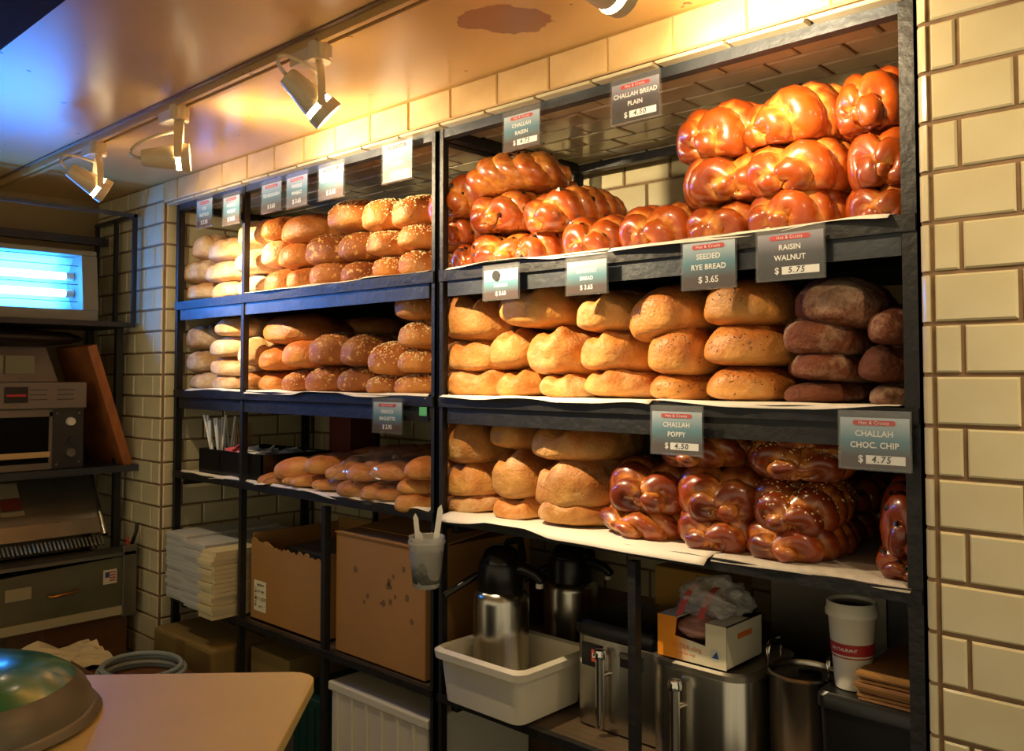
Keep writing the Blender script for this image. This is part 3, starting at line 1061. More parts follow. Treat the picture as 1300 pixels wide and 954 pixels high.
# ------------------------------------------------------------------ parchment liners
def liner(x0, x1, z, seed, label, over=0.02, m=PAPER, depth=.44, drop=.012, wave=.012):
    nx, ny = max(8, int((x1 - x0) / .02)), 8
    vs, fs = [], []
    for i in range(nx + 1):
        x = x0 + (x1 - x0) * i / nx
        edge = over + .018 * noise.noise((x * 6, seed, 1))
        lift = max(0, noise.noise((x * 7, seed * 3, 4))) * wave
        for j in range(ny + 1):
            t = j / ny
            y = -edge + (depth + edge) * (t ** 1.7)
            zz = z + .0052 + .0008 * noise.noise((x * 9, y * 9, seed))
            if y < .012:
                f = (.012 - y) / (.012 + edge)
                zz += lift * (1 - f) * .8 - drop * f * f * max(.15, min(1, .7 + 2.2 * noise.noise((x * 4, seed, 9))))
                zz = max(zz, z + .0052) if f < .35 else zz
            if y < .035:
                zz += .0042 * min(1, (.035 - y) / .02)
            vs.append((x, min(y, YR - .05), zz))
    for i in range(nx):
        for j in range(ny):
            a = i * (ny + 1) + j
            fs.append((a, a + ny + 1, a + ny + 2, a + 1))
    o = MB().add(vs, fs).build('parchment_sheet', m, smooth=True)
    md = o.modifiers.new('thickness', 'SOLIDIFY')
    md.thickness = .0007
    md.offset = 1
    return tag(o, label, 'paper sheet', 'parchment shelf liners')


liner(-1.60, -1.10, SH[1], 1.3, 'white parchment under the raisin challahs on the top shelf', over=.012)
liner(-1.09, -.52, SH[1], 2.6, 'wavy parchment under the plain challahs on the top shelf', over=.016, wave=.022)
liner(-1.61, -.99, SH[2], 3.1, 'white parchment under the country loaves, right rack middle shelf', over=.018)
liner(-.98, -.51, SH[2], 4.7, 'white parchment under the rye and walnut loaves', over=.012)
liner(-1.60, -.865, SH[3], 5.2, 'long white parchment sheet under the lower country loaves, drooping over the lip', over=.024, drop=.018)
liner(-.86, -.50, SH[3], 6.1, 'grey speckled paper lining the lower right shelf corner', over=.006, m=mat('speckled_liner', (196, 186, 170), .75, vary=.2, scale=60), depth=.5)
liner(-2.56, -1.67, SH[1], 7.7, 'pale liner sheet under the seeded loaves, left rack top shelf', over=.006)
liner(-2.55, -1.67, SH[2], 8.8, 'pale liner sheet under the loaves, left rack middle shelf', over=.008)
liner(-2.95, -2.60, SH[2], 9.4, 'pale liner sheet in the far-left bay, middle shelf', over=.006)
liner(-3.0, -2.42, SH[3], 10.1, 'white sheet under the napkin caddy on the lower left shelf', over=.002)
liner(-2.41, -1.67, SH[3], 11.6, 'white sheet under the baguettes on the lower left shelf', over=.004)

# ------------------------------------------------------------------ price signs
def sign_mat(name, a, b, c):
    m = bpy.data.materials.new(name)
    m.use_nodes = True
    nt = m.node_tree
    bs = nt.nodes['Principled BSDF']
    bs.inputs['Roughness'].default_value = .3
    tc = nd(nt, 'ShaderNodeTexCoord')
    sp = nd(nt, 'ShaderNodeSeparateXYZ')
    r = nd(nt, 'ShaderNodeValToRGB')
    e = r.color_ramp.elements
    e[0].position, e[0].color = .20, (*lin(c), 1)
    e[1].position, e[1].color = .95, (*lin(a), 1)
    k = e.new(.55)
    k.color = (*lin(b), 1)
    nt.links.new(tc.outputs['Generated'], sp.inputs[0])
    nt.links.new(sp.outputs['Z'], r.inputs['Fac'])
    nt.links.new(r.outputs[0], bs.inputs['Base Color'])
    return m


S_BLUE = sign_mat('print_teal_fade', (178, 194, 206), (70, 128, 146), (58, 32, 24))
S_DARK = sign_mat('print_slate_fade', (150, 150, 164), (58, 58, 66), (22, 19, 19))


def sign(x0, x1, y0, y1, lines, price, label, strip=True, dark=False, yp=-.018, small=1.0, pill=True, mark=False):
    xm, ym = (x0 + x1) / 2, (y0 + y1) / 2
    a, b = at(x0, ym, Y=yp), at(x1, ym, Y=yp)
    zt, zb = at(xm, y0, Y=yp).z, at(xm, y1, Y=yp).z
    w, h = b.x - a.x, zt - zb
    t = thing('price_sign', label, 'sign', ((a.x + b.x) / 2, yp, zb), group='bread price signs')
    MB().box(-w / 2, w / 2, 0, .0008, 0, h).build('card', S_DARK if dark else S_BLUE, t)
    MB().box(-w / 2 - .003, w / 2 + .003, -.003, -.0022, -.003, h + .012).build('holder_front', CLEAR, t)
    mb = MB().box(-w / 2 - .003, w / 2 + .003, .0016, .0028, -.003, h + .012)
    mb.box(-w / 2 - .003, w / 2 + .003, -.003, .0028, -.0042, -.003)
    mb.build('holder_back', CLEAR, t)
    if pill:
        pw, ph = w * .62, h * .10
        pts = []
        for sx, a0 in ((1, -PI / 2), (-1, PI / 2)):
            for i in range(6):
                an = a0 + PI * i / 5
                pts.append((sx * (pw / 2 - ph / 2) + ph / 2 * math.cos(an), ph / 2 * math.sin(an)))
        M = Matrix.Translation((0, -.0004, h * .90)) @ Matrix.Rotation(PI / 2, 4, 'X')
        p = MB().prism(pts, 0, .0005, M).build('red_banner', RED, t)
        obj('lettering', text_mesh('Hot & Crusty', round(ph * .95, 4), WHITE_I, spacing=1.15), p, (0, -.0012, h * .90), (PI / 2, 0, 0))
    n = len(lines)
    fs = h * .165 * small
    for i, s in enumerate(lines):
        z = h * (.68 - .23 * i) if n > 1 else h * .58
        sz = min(fs, w * .92 / max(1, len(s)) / .60)
        obj('lettering', text_mesh(s, round(sz, 4), WHITE_I, bold=.0003, spacing=1.04), t, (0, -.0006, z), (PI / 2, 0, 0))
    if price:
        zp = h * .17
        if strip:
            MB().box(-w * .12, w * .44, -.0012, -.0004, zp - h * .085, zp + h * .085).build('price_strip', WHITE_I, t)
            obj('lettering', text_mesh('$', round(h * .2, 4), WHITE_I, bold=.0003), t, (-w * .2, -.0006, zp), (PI / 2, 0, 0))
            obj('handwritten_price', text_mesh(price, round(h * .18, 4), INK, bold=.0003, shear=.15, spacing=1.25), t, (w * .10, -.0016, zp), (PI / 2, 0, 0))
        else:
            obj('lettering', text_mesh('$ ' + price, round(min(h * .2, w * .2), 4), WHITE_I, bold=.0002), t, (0, -.0006, zp), (PI / 2, 0, 0))
    if mark:
        pts = [(.012 * math.cos(q * PI / 8), .012 * math.sin(q * PI / 8)) for q in range(16)]
        MB().prism(pts, 0, .0004, Matrix.Translation((-w * .12, -.0032, h * .80)) @ Matrix.Rotation(PI / 2, 4, 'X')).build('dark_smudge', INK, t)
    return t


sign(250, 269, 254, 288, ['RYE', 'RUSTICO'], '2.50', 'price sign farthest left, hung over the far-left floury loaves', strip=False)
sign(283.5, 304, 249.5, 284, ['WHOLE', 'WHEAT'], '3.65', 'price sign second from left, beside the left bay post', strip=False)
sign(332.5, 357, 233, 268, ['SOURDOUGH'], '3.65', 'blue price sign third from left on the top rail', strip=False)
sign(364, 390, 224, 262, ['WHOLE', 'WHEAT'], '3.65', 'price sign fourth from left, close beside the third, top rail', strip=False)
sign(405, 436, 211, 251, ['SOURDOUGH'], '3.65', 'brightly lit price sign with large $ 3.65, fifth from left on top rail', strip=False)
sign(486, 523, 181, 229, ['SEVEN', 'GRAIN'], '3.65', 'brightly lit GRAIN price sign just left of the centre post')
sign(640, 685, 144, 187, ['CHALLAH', 'RAISIN'], '4.75', 'CHALLAH RAISIN price sign on the top rail')
sign(777, 837, 102, 152, ['CHALLAH BREAD', 'PLAIN'], '4.50', 'dark CHALLAH BREAD PLAIN price sign on the top rail', dark=True)
sign(614.6, 657.7, 342, 379, ['COUNTRY', 'FRENCH'], '3.65', 'COUNTRY FRENCH price sign with dark round smudge', strip=False, pill=False, mark=True)
sign(720, 770, 331, 372, ['COUNTRY', 'BREAD'], '3.65', 'pale COUNTRY BREAD price sign without a red banner', strip=False, pill=False)
sign(867, 933, 307, 365, ['SEEDED', 'RYE BREAD'], '3.65', 'teal SEEDED RYE BREAD price sign', strip=False)
sign(962, 1045.6, 295, 353, ['RAISIN', 'WALNUT'], '5.75', 'dark RAISIN WALNUT price sign on the shelf edge', dark=True)
sign(828, 891, 523, 576, ['CHALLAH', 'POPPY'], '4.50', 'CHALLAH POPPY price sign on the shelf edge')
sign(1067, 1155, 531, 595, ['CHALLAH', 'CHOC. CHIP'], '4.75', 'CHALLAH CHOC. CHIP price sign by the right post')
sign(474, 510, 511, 549, ['FRENCH', 'BAGUETTE'], '2.95', 'FRENCH BAGUETTE price sign below the left rack middle shelf', strip=False)
# green sticker on the shelf edge
a = at(537, 520, Y=-.006)
tag(B(-.014, .014, -.001, 0, -.011, .011).build('green_sticker', mat('green_label', (90, 176, 112), .6), None, (a.x, -.0055, SH[2] - .035)), 'small green blank sticker on the shelf edge by the centre post', 'sticker')

# ------------------------------------------------------------------ track lighting
TY = -0.435
tr = thing('lighting_track', 'tan ceiling light track with black slot running above the racks', 'light track', (0, TY, ZC))
MB().box(XE, .9, -.018, -.006, -.018, 0).build('track_side', ceil_m, tr)
MB().box(XE, .9, .006, .018, -.018, 0).build('track_side', ceil_m, tr)
MB().box(XE, .9, -.006, .006, -.008, 0).build('track_slot', BLACK_M, tr)
GLOW = emit('hot_lamp_glass', (1.0, .80, .50), 40)
SPOT_COL = (1.0, .77, .45)


def track_lamp(x, aim, label, zh=2.055, sz=1.75, power=1.0):
    p = Vector((x, TY, ZC))
    t = thing('track_spotlight', label, 'spotlight', p, group='track spotlights')
    MB().box(-.075, .035, -.017, .017, -.045, -.012).build('adapter', LAMP_W, t, bevel=.003)
    mb = MB().cyl((0.012, 0, -.05), (0.012, 0, -.012), .024, n=18)
    mb.build('adapter_hub', LAMP_W, t, smooth='auto')
    head = Vector((0.012, 0, zh - ZC))
    d = (Vector(aim) - (p + head)).normalized()
    side = d.cross(Vector((0, 0, 1))).normalized()
    # yoke: two curved flat arms from the hub to the pivots of the lamp ring
    for s in (1, -1):
        pts = []
        for i in range(9):
            f = i / 8
            q = Vector((0.012, 0, -.048)).lerp(head + side * s * .037, f) + side * s * .012 * math.sin(f * PI)
            pts.append(q)
        mb = MB()
        n = len(pts)
        vs, fs = [], []
        up = d
        for i, q in enumerate(pts):
            wd = .012 - .003 * i / 8
            for (aa, bb) in ((-wd, -.002), (wd, -.002), (wd, .002), (-wd, .002)):
                vs.append(q + up * aa + side * bb)
        for i in range(n - 1):
            for k in range(4):
                fs.append((i * 4 + k, i * 4 + (k + 1) % 4, i * 4 + 4 + (k + 1) % 4, i * 4 + 4 + k))
        fs += [(0, 1, 2, 3), (n * 4 - 1, n * 4 - 2, n * 4 - 3, n * 4 - 4)]
        mb.add(vs, fs).build('yoke_arm', LAMP_W, t, smooth='auto')
        MB().cyl(head + side * s * .034, head + side * s * .043, .009, n=12).build('pivot', LAMP_W, t, smooth='auto')
    # head: tapering can behind, ring in front
    q = d.to_track_quat('Z', 'Y').to_matrix().to_4x4()
    M = Matrix.Translation(head) @ q
    def lathe_at(prof, name, m, par, n=22):
        mb = MB().lathe(prof, n)
        mb.v = [tuple(M @ Vector(v)) for v in mb.v]
        return mb.build(name, m, par, smooth='auto')
    can = lathe_at([(0.0001, -.088), (.019, -.088), (.022, -.082), (.026, -.05), (.031, -.018), (.032, -.006), (.030, -.006), (.02, -.05), (.0001, -.06)], 'lamp_can', LAMP_W, t)
    lathe_at([(.034, .006), (.036, .006), (.037, .026), (.035, .028), (.033, .026), (.033, .006), (.034, .006)], 'lamp_ring', LAMP_W, t)
    lathe_at([(.0001, .026), (.016, .025), (.030, .020), (.0315, .012), (.0315, -.006), (.0001, -.006)], 'lamp_glass', GLOW, can)
    # cable loop from yoke to the back of the can
    back = head - d * .088
    c0 = Vector((0.012, 0, -.075))
    mid = (c0 + back) / 2 - d * .035 + Vector((0, 0, .02))
    pts = []
    for i in range(13):
        f = i / 12
        pts.append(c0 * (1 - f) ** 3 + (c0 + (mid - c0) * 1.5) * 3 * f * (1 - f) ** 2 + (back - d * .05) * 3 * f * f * (1 - f) + back * f ** 3)
    MB().tube(pts, .0042, 8).build('cable', LAMP_W, t, smooth=True)
    for (nm, e_, ang) in (('beam', power, 1.25), ('spill', .42, 2.5)):      # reflector beam and its wide spill
        l = bpy.data.lights.new('spot_' + nm, 'SPOT')
        l.energy = SPOT_W * e_
        l.spot_size = ang
        l.spot_blend = 1.0
        l.color = SPOT_COL
        l.shadow_soft_size = .012
        lo = bpy.data.objects.new('spot_' + nm, l)
        col.objects.link(lo)
        lo.parent = t
        lo.location = head + d * .032
        lo.rotation_euler = d.to_track_quat('-Z', 'Y').to_euler()
    return t


track_lamp(-.78, (-.72, -.03, 2.08), 'track spotlight at the top edge above the plain challahs', zh=2.075, power=1.6)
track_lamp(-1.53, (-1.30, 0.0, 1.62), 'large track spotlight in the centre, angled down to the right', power=2.0)
track_lamp(-2.15, (-1.90, -.03, 2.09), 'track spotlight second from left with glowing lens', power=1.6)
track_lamp(-2.66, (-2.56, 0.02, 1.80), 'track spotlight farthest left, near the blue light', power=2.0)
track_lamp(.05, (.02, 0.0, 1.6), 'added unseen track spotlight lighting the bare tiled wall', power=.5)  # extra lamp out of camera view, added to light the right-hand tiles

# ------------------------------------------------------------------ end wall: equipment rack, light box, oven, slicer
XF = -3.30
er = thing('equipment_rack', 'black angle-iron equipment stand against the end wall', 'shelving rack', (0, 0, 0))
for (x, y) in ((-3.345, -.075), (-3.62, -.075), (-3.345, -1.05), (-3.62, -1.05)):
    MB().box(x - .012, x + .012, y - .012, y + .012, 0, 1.70).build('post', STEEL, er)
for z in (1.166,):
    MB().box(-3.63, -3.245, -1.06, -.035, z - .012, z).build('shelf_board', STEEL, er)
    MB().box(-3.252, -3.243, -1.06, -.035, z - .022, z + .002).build('shelf_lip', STEEL_G, er)
MB().box(-3.63, -3.25, -1.06, -.055, 1.676, 1.694).build('shelf_board', STEEL, er)
# cage of thin bars around the light box
for (x, y) in ((-3.255, -.06), (-3.42, -.06), (-3.60, -.06), (-3.255, -1.05)):
    MB().box(x - .007, x + .007, y - .007, y + .007, 1.694, 2.10).build('cage_bar', STEEL, er)
MB().box(-3.262, -3.248, -1.05, -.055, 2.088, 2.102).build('cage_bar', STEEL_G, er)
MB().box(-3.61, -3.25, -.067, -.053, 2.088, 2.102).build('cage_bar', STEEL_G, er)
MB().box(-3.50, -3.47, -1.05, -.07, 2.0, 2.03).build('cage_bar', STEEL, er)

lb = thing('light_box', 'glowing cyan fluorescent light box on the end-wall shelf', 'light box', (-3.42, -.60, 1.698))
HS = mat('olive_grey_housing', (128, 124, 100), .5, vary=.1)
REFL = mat('blue_white_reflector', (190, 214, 224), .3, .2)
y0_, y1_ = -.43, .445
MB().box(-.10, -.085, y0_, y1_, 0, .262).build('back_panel', HS, lb)
mb = MB().box(-.085, .06, y0_, y1_, .242, .262)
mb.build('top_panel', HS, lb, bevel=.004)
MB().box(-.085, .085, y0_, y1_, 0, .04).build('bottom_panel', HS, lb, bevel=.004)
pp_ = [(-.085, .04), (.085, .04), (.06, .242), (-.085, .242)]
for (a, b) in ((y1_ - .055, y1_), (y0_, y0_ + .03)):
    MB().prism(pp_, a, b, Matrix(((1, 0, 0, 0), (0, 0, 1, 0), (0, 1, 0, 0), (0, 0, 0, 1)))).build('end_panel', HS, lb)
mb = MB()
n = 10
vs, fs = [], []
for i in range(n + 1):
    f = i / n
    x, z = -.02 - .055 * math.sin(f * PI), .045 + .195 * f
    vs += [(x, y0_ + .03, z), (x, y1_ - .055, z)]
fs = [(2 * i, 2 * i + 1, 2 * i + 3, 2 * i + 2) for i in range(n)]
mb.add(vs, fs).build('reflector', REFL, lb, smooth=True)
TUBE = emit('cyan_fluorescent_glow', (.04, .27, 1.0), TUBE_E)
for z in (.105, .168):
    tb = MB().cyl((-.012, y0_ + .06, z), (-.012, y1_ - .085, z), .0145, n=16).build('fluorescent_tube', TUBE, lb, smooth='auto')
    MB().cyl((-.012, y1_ - .085, z), (-.012, y1_ - .058, z), .016, n=16).build('tube_socket', WHITE_P, lb, smooth='auto')
for z in (.072, .136, .205):
    MB().cyl((.03, y0_ + .03, z), (.03, y1_ - .055, z), .0016, n=6).build('guard_wire', STEEL, lb)

# dark wrapped bundle on top of the oven
mb = MB()
def lump(c, r, seed, n=16, k=10, amp=.18):
    vs, fs = [], []
    for i in range(k + 1):
        th = PI * i / k
        for j in range(n):
            a = 2 * PI * j / n
            d = Vector((math.sin(th) * math.cos(a), math.sin(th) * math.sin(a), math.cos(th)))
            q = 1 + amp * noise.noise(d * 2.2 + Vector((seed, seed * 2, 0))) + amp * .5 * noise.noise(d * 6 + Vector((seed, 1, 0)))
            vs.append((c[0] + r[0] * d.x * q, c[1] + r[1] * d.y * q, c[2] + r[2] * d.z * q))
    for i in range(k):
        for j in range(n):
            fs.append((i * n + j, i * n + (j + 1) % n, (i + 1) * n + (j + 1) % n, (i + 1) * n + j))
    return vs, fs
mb.add(*lump((-3.44, -.47, 1.635), (.10, .30, .034), 3))
tag(mb.build('wrapped_bundle', mat('dark_brown_wrap', (50, 36, 26), .5, vary=.4), smooth=True), 'dark brown wrapped bundle squeezed on top of the oven', 'bundle')

ov = thing('toaster_oven', 'grey toaster oven with open black front and control knobs', 'oven', (XF, -.215, 1.168))
OVG = mat('warm_grey_enamel', (122, 110, 96), .42, vary=.15)
OVD = mat('dark_control_panel', (46, 44, 42), .5)
MB().box(-.30, -.01, -.62, 0, .0, .245).build('body', OVG, ov, bevel=.004)
fr_ = MB().box(-.012, .0, -.62, -.105, .185, .21)
fr_.box(-.012, 0, -.62, -.105, .0, .022).box(-.012, 0, -.115, -.105, .02, .2)
fr_.build('door_frame', OVG, ov)
MB().box(-.011, -.006, -.62, -.115, .022, .185).build('oven_mouth', BLACK_M, ov)
MB().box(-.006, .004, -.62, -.112, .042, .062).build('oven_rack', mat('pale_wood_strip', (214, 178, 118), .6), ov, bevel=.002)
pn = MB().box(-.012, .001, -.105, 0, .0, .21).build('control_panel', OVD, ov)
for (z, r, m_) in ((.165, .016, WHITE_P), (.10, .010, STEEL_G), (.055, .018, INOX_D)):
    MB().cyl((.0, -.045, z), (.016, -.045, z), r, r * .85, 16).build('knob', m_, pn, smooth='auto')
for (y, z) in ((-.09, .195), (-.015, .195), (-.09, .015), (-.015, .02)):
    MB().cyl((0, y, z), (.003, y, z), .004, n=8).build('screw', INOX_D, pn)
tp = MB().box(-.02, .012, -.62, .006, .213, .305).build('top_panel', OVG, ov, bevel=.004)
MB().box(.012, .0135, -.265, -.19, .235, .29).build('badge', BLACK, ov)
MB().box(.0135, .0145, -.258, -.197, .257, .264).build('badge_strip', RED, ov)
for y in (-.33, -.15, -.06):
    for z in (.245, .262, .279):
        MB().box(.012, .013, y - .035, y + .022, z - .0015, z + .0015).build('printed_line', OVD, ov)
MB().cyl((.012, -.235, .222), (.018, -.235, .222), .006, n=10).build('bolt', CHROME, ov)
up_ = MB().box(-.28, -.10, -.62, -.05, .305, .435)
M_ = Matrix.Identity(4)
up_.v = [(x - .05 * (z - .305) / .13, y - .03 * (z - .305) / .13 * (1 if y > -.3 else 0), z) for x, y, z in up_.v]
hood = up_.build('hood', OVG, ov, bevel=.004)
MB().box(-.118, -.112, -.62, -.13, .325, .40).build('hood_window', mat('greenish_glass', (120, 126, 104), .15), ov)
MB().box(-.116, -.111, -.232, -.226, .325, .40).build('window_bar', OVD, ov)

# leaning wooden board
A, Bt = Vector((-3.27, -.045, 1.168)), Vector((-3.27, -.185, 1.612))
dirv = (Bt - A).normalized()
nrm = Vector((0, -dirv.z, dirv.y))
mb = MB()
vs = []
for x in (-3.27, -3.585):
    for q in (A, A + nrm * .034, A + nrm * .034 + dirv * .465, A + dirv * .465):
        vs.append((x, q.y, q.z))
mb.add(vs, [(0, 1, 2, 3), (7, 6, 5, 4), (0, 4, 5, 1), (1, 5, 6, 2), (2, 6, 7, 3), (3, 7, 4, 0)])
tag(mb.build('wooden_board', mat('orange_brown_wood', (170, 98, 44), .55, vary=.35, scale=4, stretch=(2, 8, 3)), bevel=.003), 'thick brown wooden board leaning beside the oven', 'board')

# bread slicer below the oven
sl = thing('bread_slicer', 'stainless bread slicer with row of blades and sloping cover', 'bread slicer', (-3.2, -.06, .60))
# cover: sloping sheet
def quad_slab(pts, th, name, m, par, nrm=None):
    p = [Vector(q) for q in pts]
    nn = (p[1] - p[0]).cross(p[3] - p[0]).normalized() * th
    mb = MB().add(p + [q - nn for q in p], [(0, 1, 2, 3), (7, 6, 5, 4), (0, 4, 5, 1), (1, 5, 6, 2), (2, 6, 7, 3), (3, 7, 4, 0)])
    return mb.build(name, m, par)
quad_slab([(-.13, -.90, .375), (-.13, -.085, .375), (-.24, -.075, .52), (-.24, -.90, .52)], .01, 'cover', INOX_D, sl)
quad_slab([(-.105, -.90, .325), (-.105, -.085, .325), (-.125, -.085, .375), (-.125, -.90, .375)], .01, 'cover_flap', INOX_D, sl)
mb = MB().cyl((-.095, -.075, .315), (-.255, -.07, .535), .012, n=12)
mb.build('side_rim', INOX, sl, smooth='auto')
for i in range(58):
    y = -.095 - i * .0135
    M = Matrix.Translation((-.065, y, .30)) @ Matrix.Rotation(.75, 4, 'Y')
    MB().box(-.022, .018, -.003, .003, -.004, .004, M).build('blade_guide', INOX, sl)
mb = MB()
mb.prism([(-.12, .26), (-.02, .27), (.012, .262), (.012, .25), (-.12, .235)], -.90, -.005, Matrix(((1, 0, 0, 0), (0, 0, 1, 0), (0, 1, 0, 0), (0, 0, 0, 1))))
mb.build('crumb_ledge', INOX_D, sl)
MB().box(-.30, -.03, -.90, -.05, .05, .235).build('machine_body', BLACK_M, sl)
quad_slab([(0, -.90, .07), (0, -.05, .07), (0, -.05, .245), (0, -.90, .21)], .012, 'front_drawer', mat('grey_green_steel', (128, 124, 96), .38, .6, vary=.2), sl)
MB().box(-.012, .006, -.90, -.05, .04, .07).build('drawer_lip', mat('cream_trim', (186, 176, 140), .5), sl)
hp = [(0.0, -.30, .155), (.022, -.30, .15), (.026, -.29, .148), (.026, -.22, .152), (.022, -.21, .155), (0, -.21, .158)]
MB().tube(hp, .004, 8).build('drawer_handle', mat('brass', (190, 130, 60), .3, .9), sl, smooth=True)
st = MB().box(0, .0015, -.115, -.068, .155, .205).build('flag_sticker', mat('sticker_white', (216, 206, 180), .6), sl)
MB().box(.0015, .002, -.109, -.094, .178, .197).build('blue_canton', mat('flag_blue', (52, 64, 120), .6), st)
for k in range(4):
    MB().box(.0015, .002, -.094 if k > 1 else -.094, -.072, .164 + k * .0095, .169 + k * .0095).build('red_stripe', mat('flag_red', (180, 78, 66), .6), st)
MB().box(0, .0012, -.43, -.35, .15, .19).build('blank_label', mat('label_tan', (168, 156, 122), .6), sl)
sp_ = MB().box(-.03, .012, -.05, .0, .03, .285).build('side_column', INOX_D, sl, bevel=.004)
for z in (.11, .16, .21):
    MB().cyl((.012, -.025, z), (.018, -.025, z), .006, n=10).build('bolt', INOX_D, sp_)
MB().cyl((.0, -.03, .285), (.0, -.03, .31), .005, n=8).build('red_lever', RED, sl)
MB().tube([(0, -.015, .285), (.0, .0, .33), (0, .004, .36)], .007, 8).build('black_lever', BLACK, sl, smooth=True)
mb = MB().box(-.118, -.116, -.42, -.34, .40, .432)
lab_m = mat('label_khaki', (150, 138, 110), .6)
def on_cover(y0, y1, f0, f1, name, m):
    p0, p1 = Vector((-.13, 0, .375)), Vector((-.24, 0, .52))
    n_ = Vector((.145, 0, .11)).normalized() * .002
    a, b = p0.lerp(p1, f0) + n_, p0.lerp(p1, f1) + n_
    quad_slab([(a.x, y0, a.z), (a.x, y1, a.z), (b.x, y1, b.z), (b.x, y0, b.z)], .001, name, m, sl)
on_cover(-.40, -.33, .62, .95, 'cover_label', lab_m)
on_cover(-.395, -.33, .35, .60, 'cover_label', mat('label_maroon', (112, 40, 30), .6))
on_cover(-.40, -.325, .22, .32, 'cover_label', lab_m)

# things under the slicer
tag(B(-3.60, -3.24, -.36, -.07, .16, .635).build('brown_carton', KRAFT_B, bevel=.003), 'brown carton in shade under the bread slicer', 'box')
bx = thing('black_crate', 'black crate with crumpled paper on top, lower left', 'crate', (-2.95, -.42, 0))
cr = MB()
for (a, b, c, d) in ((-.15, .15, -.12, -.11), (-.15, .15, .11, .12), (-.15, -.14, -.12, .12), (.14, .15, -.12, .12)):
    cr.box(a, b, c, d, 0, .60)
cr.build('crate_wall', BLACK, bx)
MB().box(-.15, .15, -.12, .12, .58, .59).build('crate_lid', BLACK_M, bx)
nx = 12
vs, fs = [], []
for i in range(nx + 1):
    for j in range(nx + 1):
        u, v = i / nx - .5, j / nx - .5
        z = .612 + .045 * abs(noise.noise((u * 3.2, v * 3.2, 5.1))) + .02 * noise.noise((u * 9, v * 9, 2))
        vs.append((-2.91 + u * .27 + v * .04, -.47 + v * .36, z))
fs = [(i * (nx + 1) + j, (i + 1) * (nx + 1) + j, (i + 1) * (nx + 1) + j + 1, i * (nx + 1) + j + 1) for i in range(nx) for j in range(nx)]
o = MB().add(vs, fs).build('crumpled_paper', PAPER_Y)
o.modifiers.new('thickness', 'SOLIDIFY').thickness = .0012
tag(o, 'crumpled cream paper lying on the black crate', 'paper sheet')
lc = thing('low_carton', 'low brown carton on the floor between slicer and racks', 'box', (-2.62, -.30, 0))
MB().box(-.17, .17, -.13, .13, 0, .60).build('carton_body', KRAFT_B, lc)
MB().box(-.17, .17, -.132, -.13, .55, .64).build('carton_flap', KRAFT_B, lc)
cl_ = MB()
M = Matrix.Identity(4)
for k in range(4):
    pts = [(-2.58 + (.135 - .012 * (k % 2)) * math.cos(2 * PI * i / 40), -.31 + (.115 - .01 * (k % 2)) * math.sin(2 * PI * i / 40), .606 + .013 * k) for i in range(40)]
    cl_.tube(pts + [pts[0]], .0075, 8)
tag(cl_.build('coiled_tubing', mat('pale_blue_plastic', (150, 164, 168), .35), smooth=True), 'coil of pale blue-grey tubing on the low carton', 'tubing')

# ------------------------------------------------------------------ near counter with beige top, green lid
e1 = Vector((.70, .714, 0)).normalized()
e2 = Vector((e1.y, -e1.x, 0))
cn = thing('service_counter', 'beige topped counter with rounded corner in the near left foreground', 'counter', (-1.40, -.505, 0))
ax = Matrix(((e1.x, e2.x, 0, 0), (e1.y, e2.y, 0, 0), (0, 0, 1, 0), (0, 0, 0, 1)))
poly = [(-.95, 0.0)] + [(-.05 + .05 * math.sin(a), .05 - .05 * math.cos(a)) for a in (0, .4, .8, 1.2, PI / 2)] + [(0, .55), (-.95, .55)]
MB().prism(poly, .922, .945, ax).build('counter_top', mat('beige_laminate', (222, 198, 128), .5, vary=.1, scale=3), cn, bevel=.003)
poly2 = [(-.92, .03), (-.04, .03), (-.04, .53), (-.92, .53)]
MB().prism(poly2, 0, .922, ax).build('counter_body', mat('dark_counter_panel', (40, 34, 30), .5, vary=.2), cn)
P = at(-55, 925, Z=.945)
gl = thing('green_dome', 'low rounded green dome with grey rim in the near left corner', 'dome', (P.x, P.y, .945))
R_ = .20
prof = [(R_, 0), (R_ + .008, .006), (R_, .016)] + [(R_ * .97 * math.cos(a) ** .8, .016 + .085 * math.sin(a)) for a in (0.02, .2, .4, .6)]
MB().lathe(prof, 48).build('rim', mat('grey_green_plastic', (110, 108, 96), .3), gl, smooth='auto')
prof = [(R_ * .97 * math.cos(a) ** .8, .0162 + .085 * math.sin(a)) for a in (.6, .8, 1.05, 1.3)] + [(.0001, .1012)]
MB().lathe(prof, 48).build('dome', mat('green_plastic', (30, 116, 72), .22, coat=.5), gl, smooth='auto')

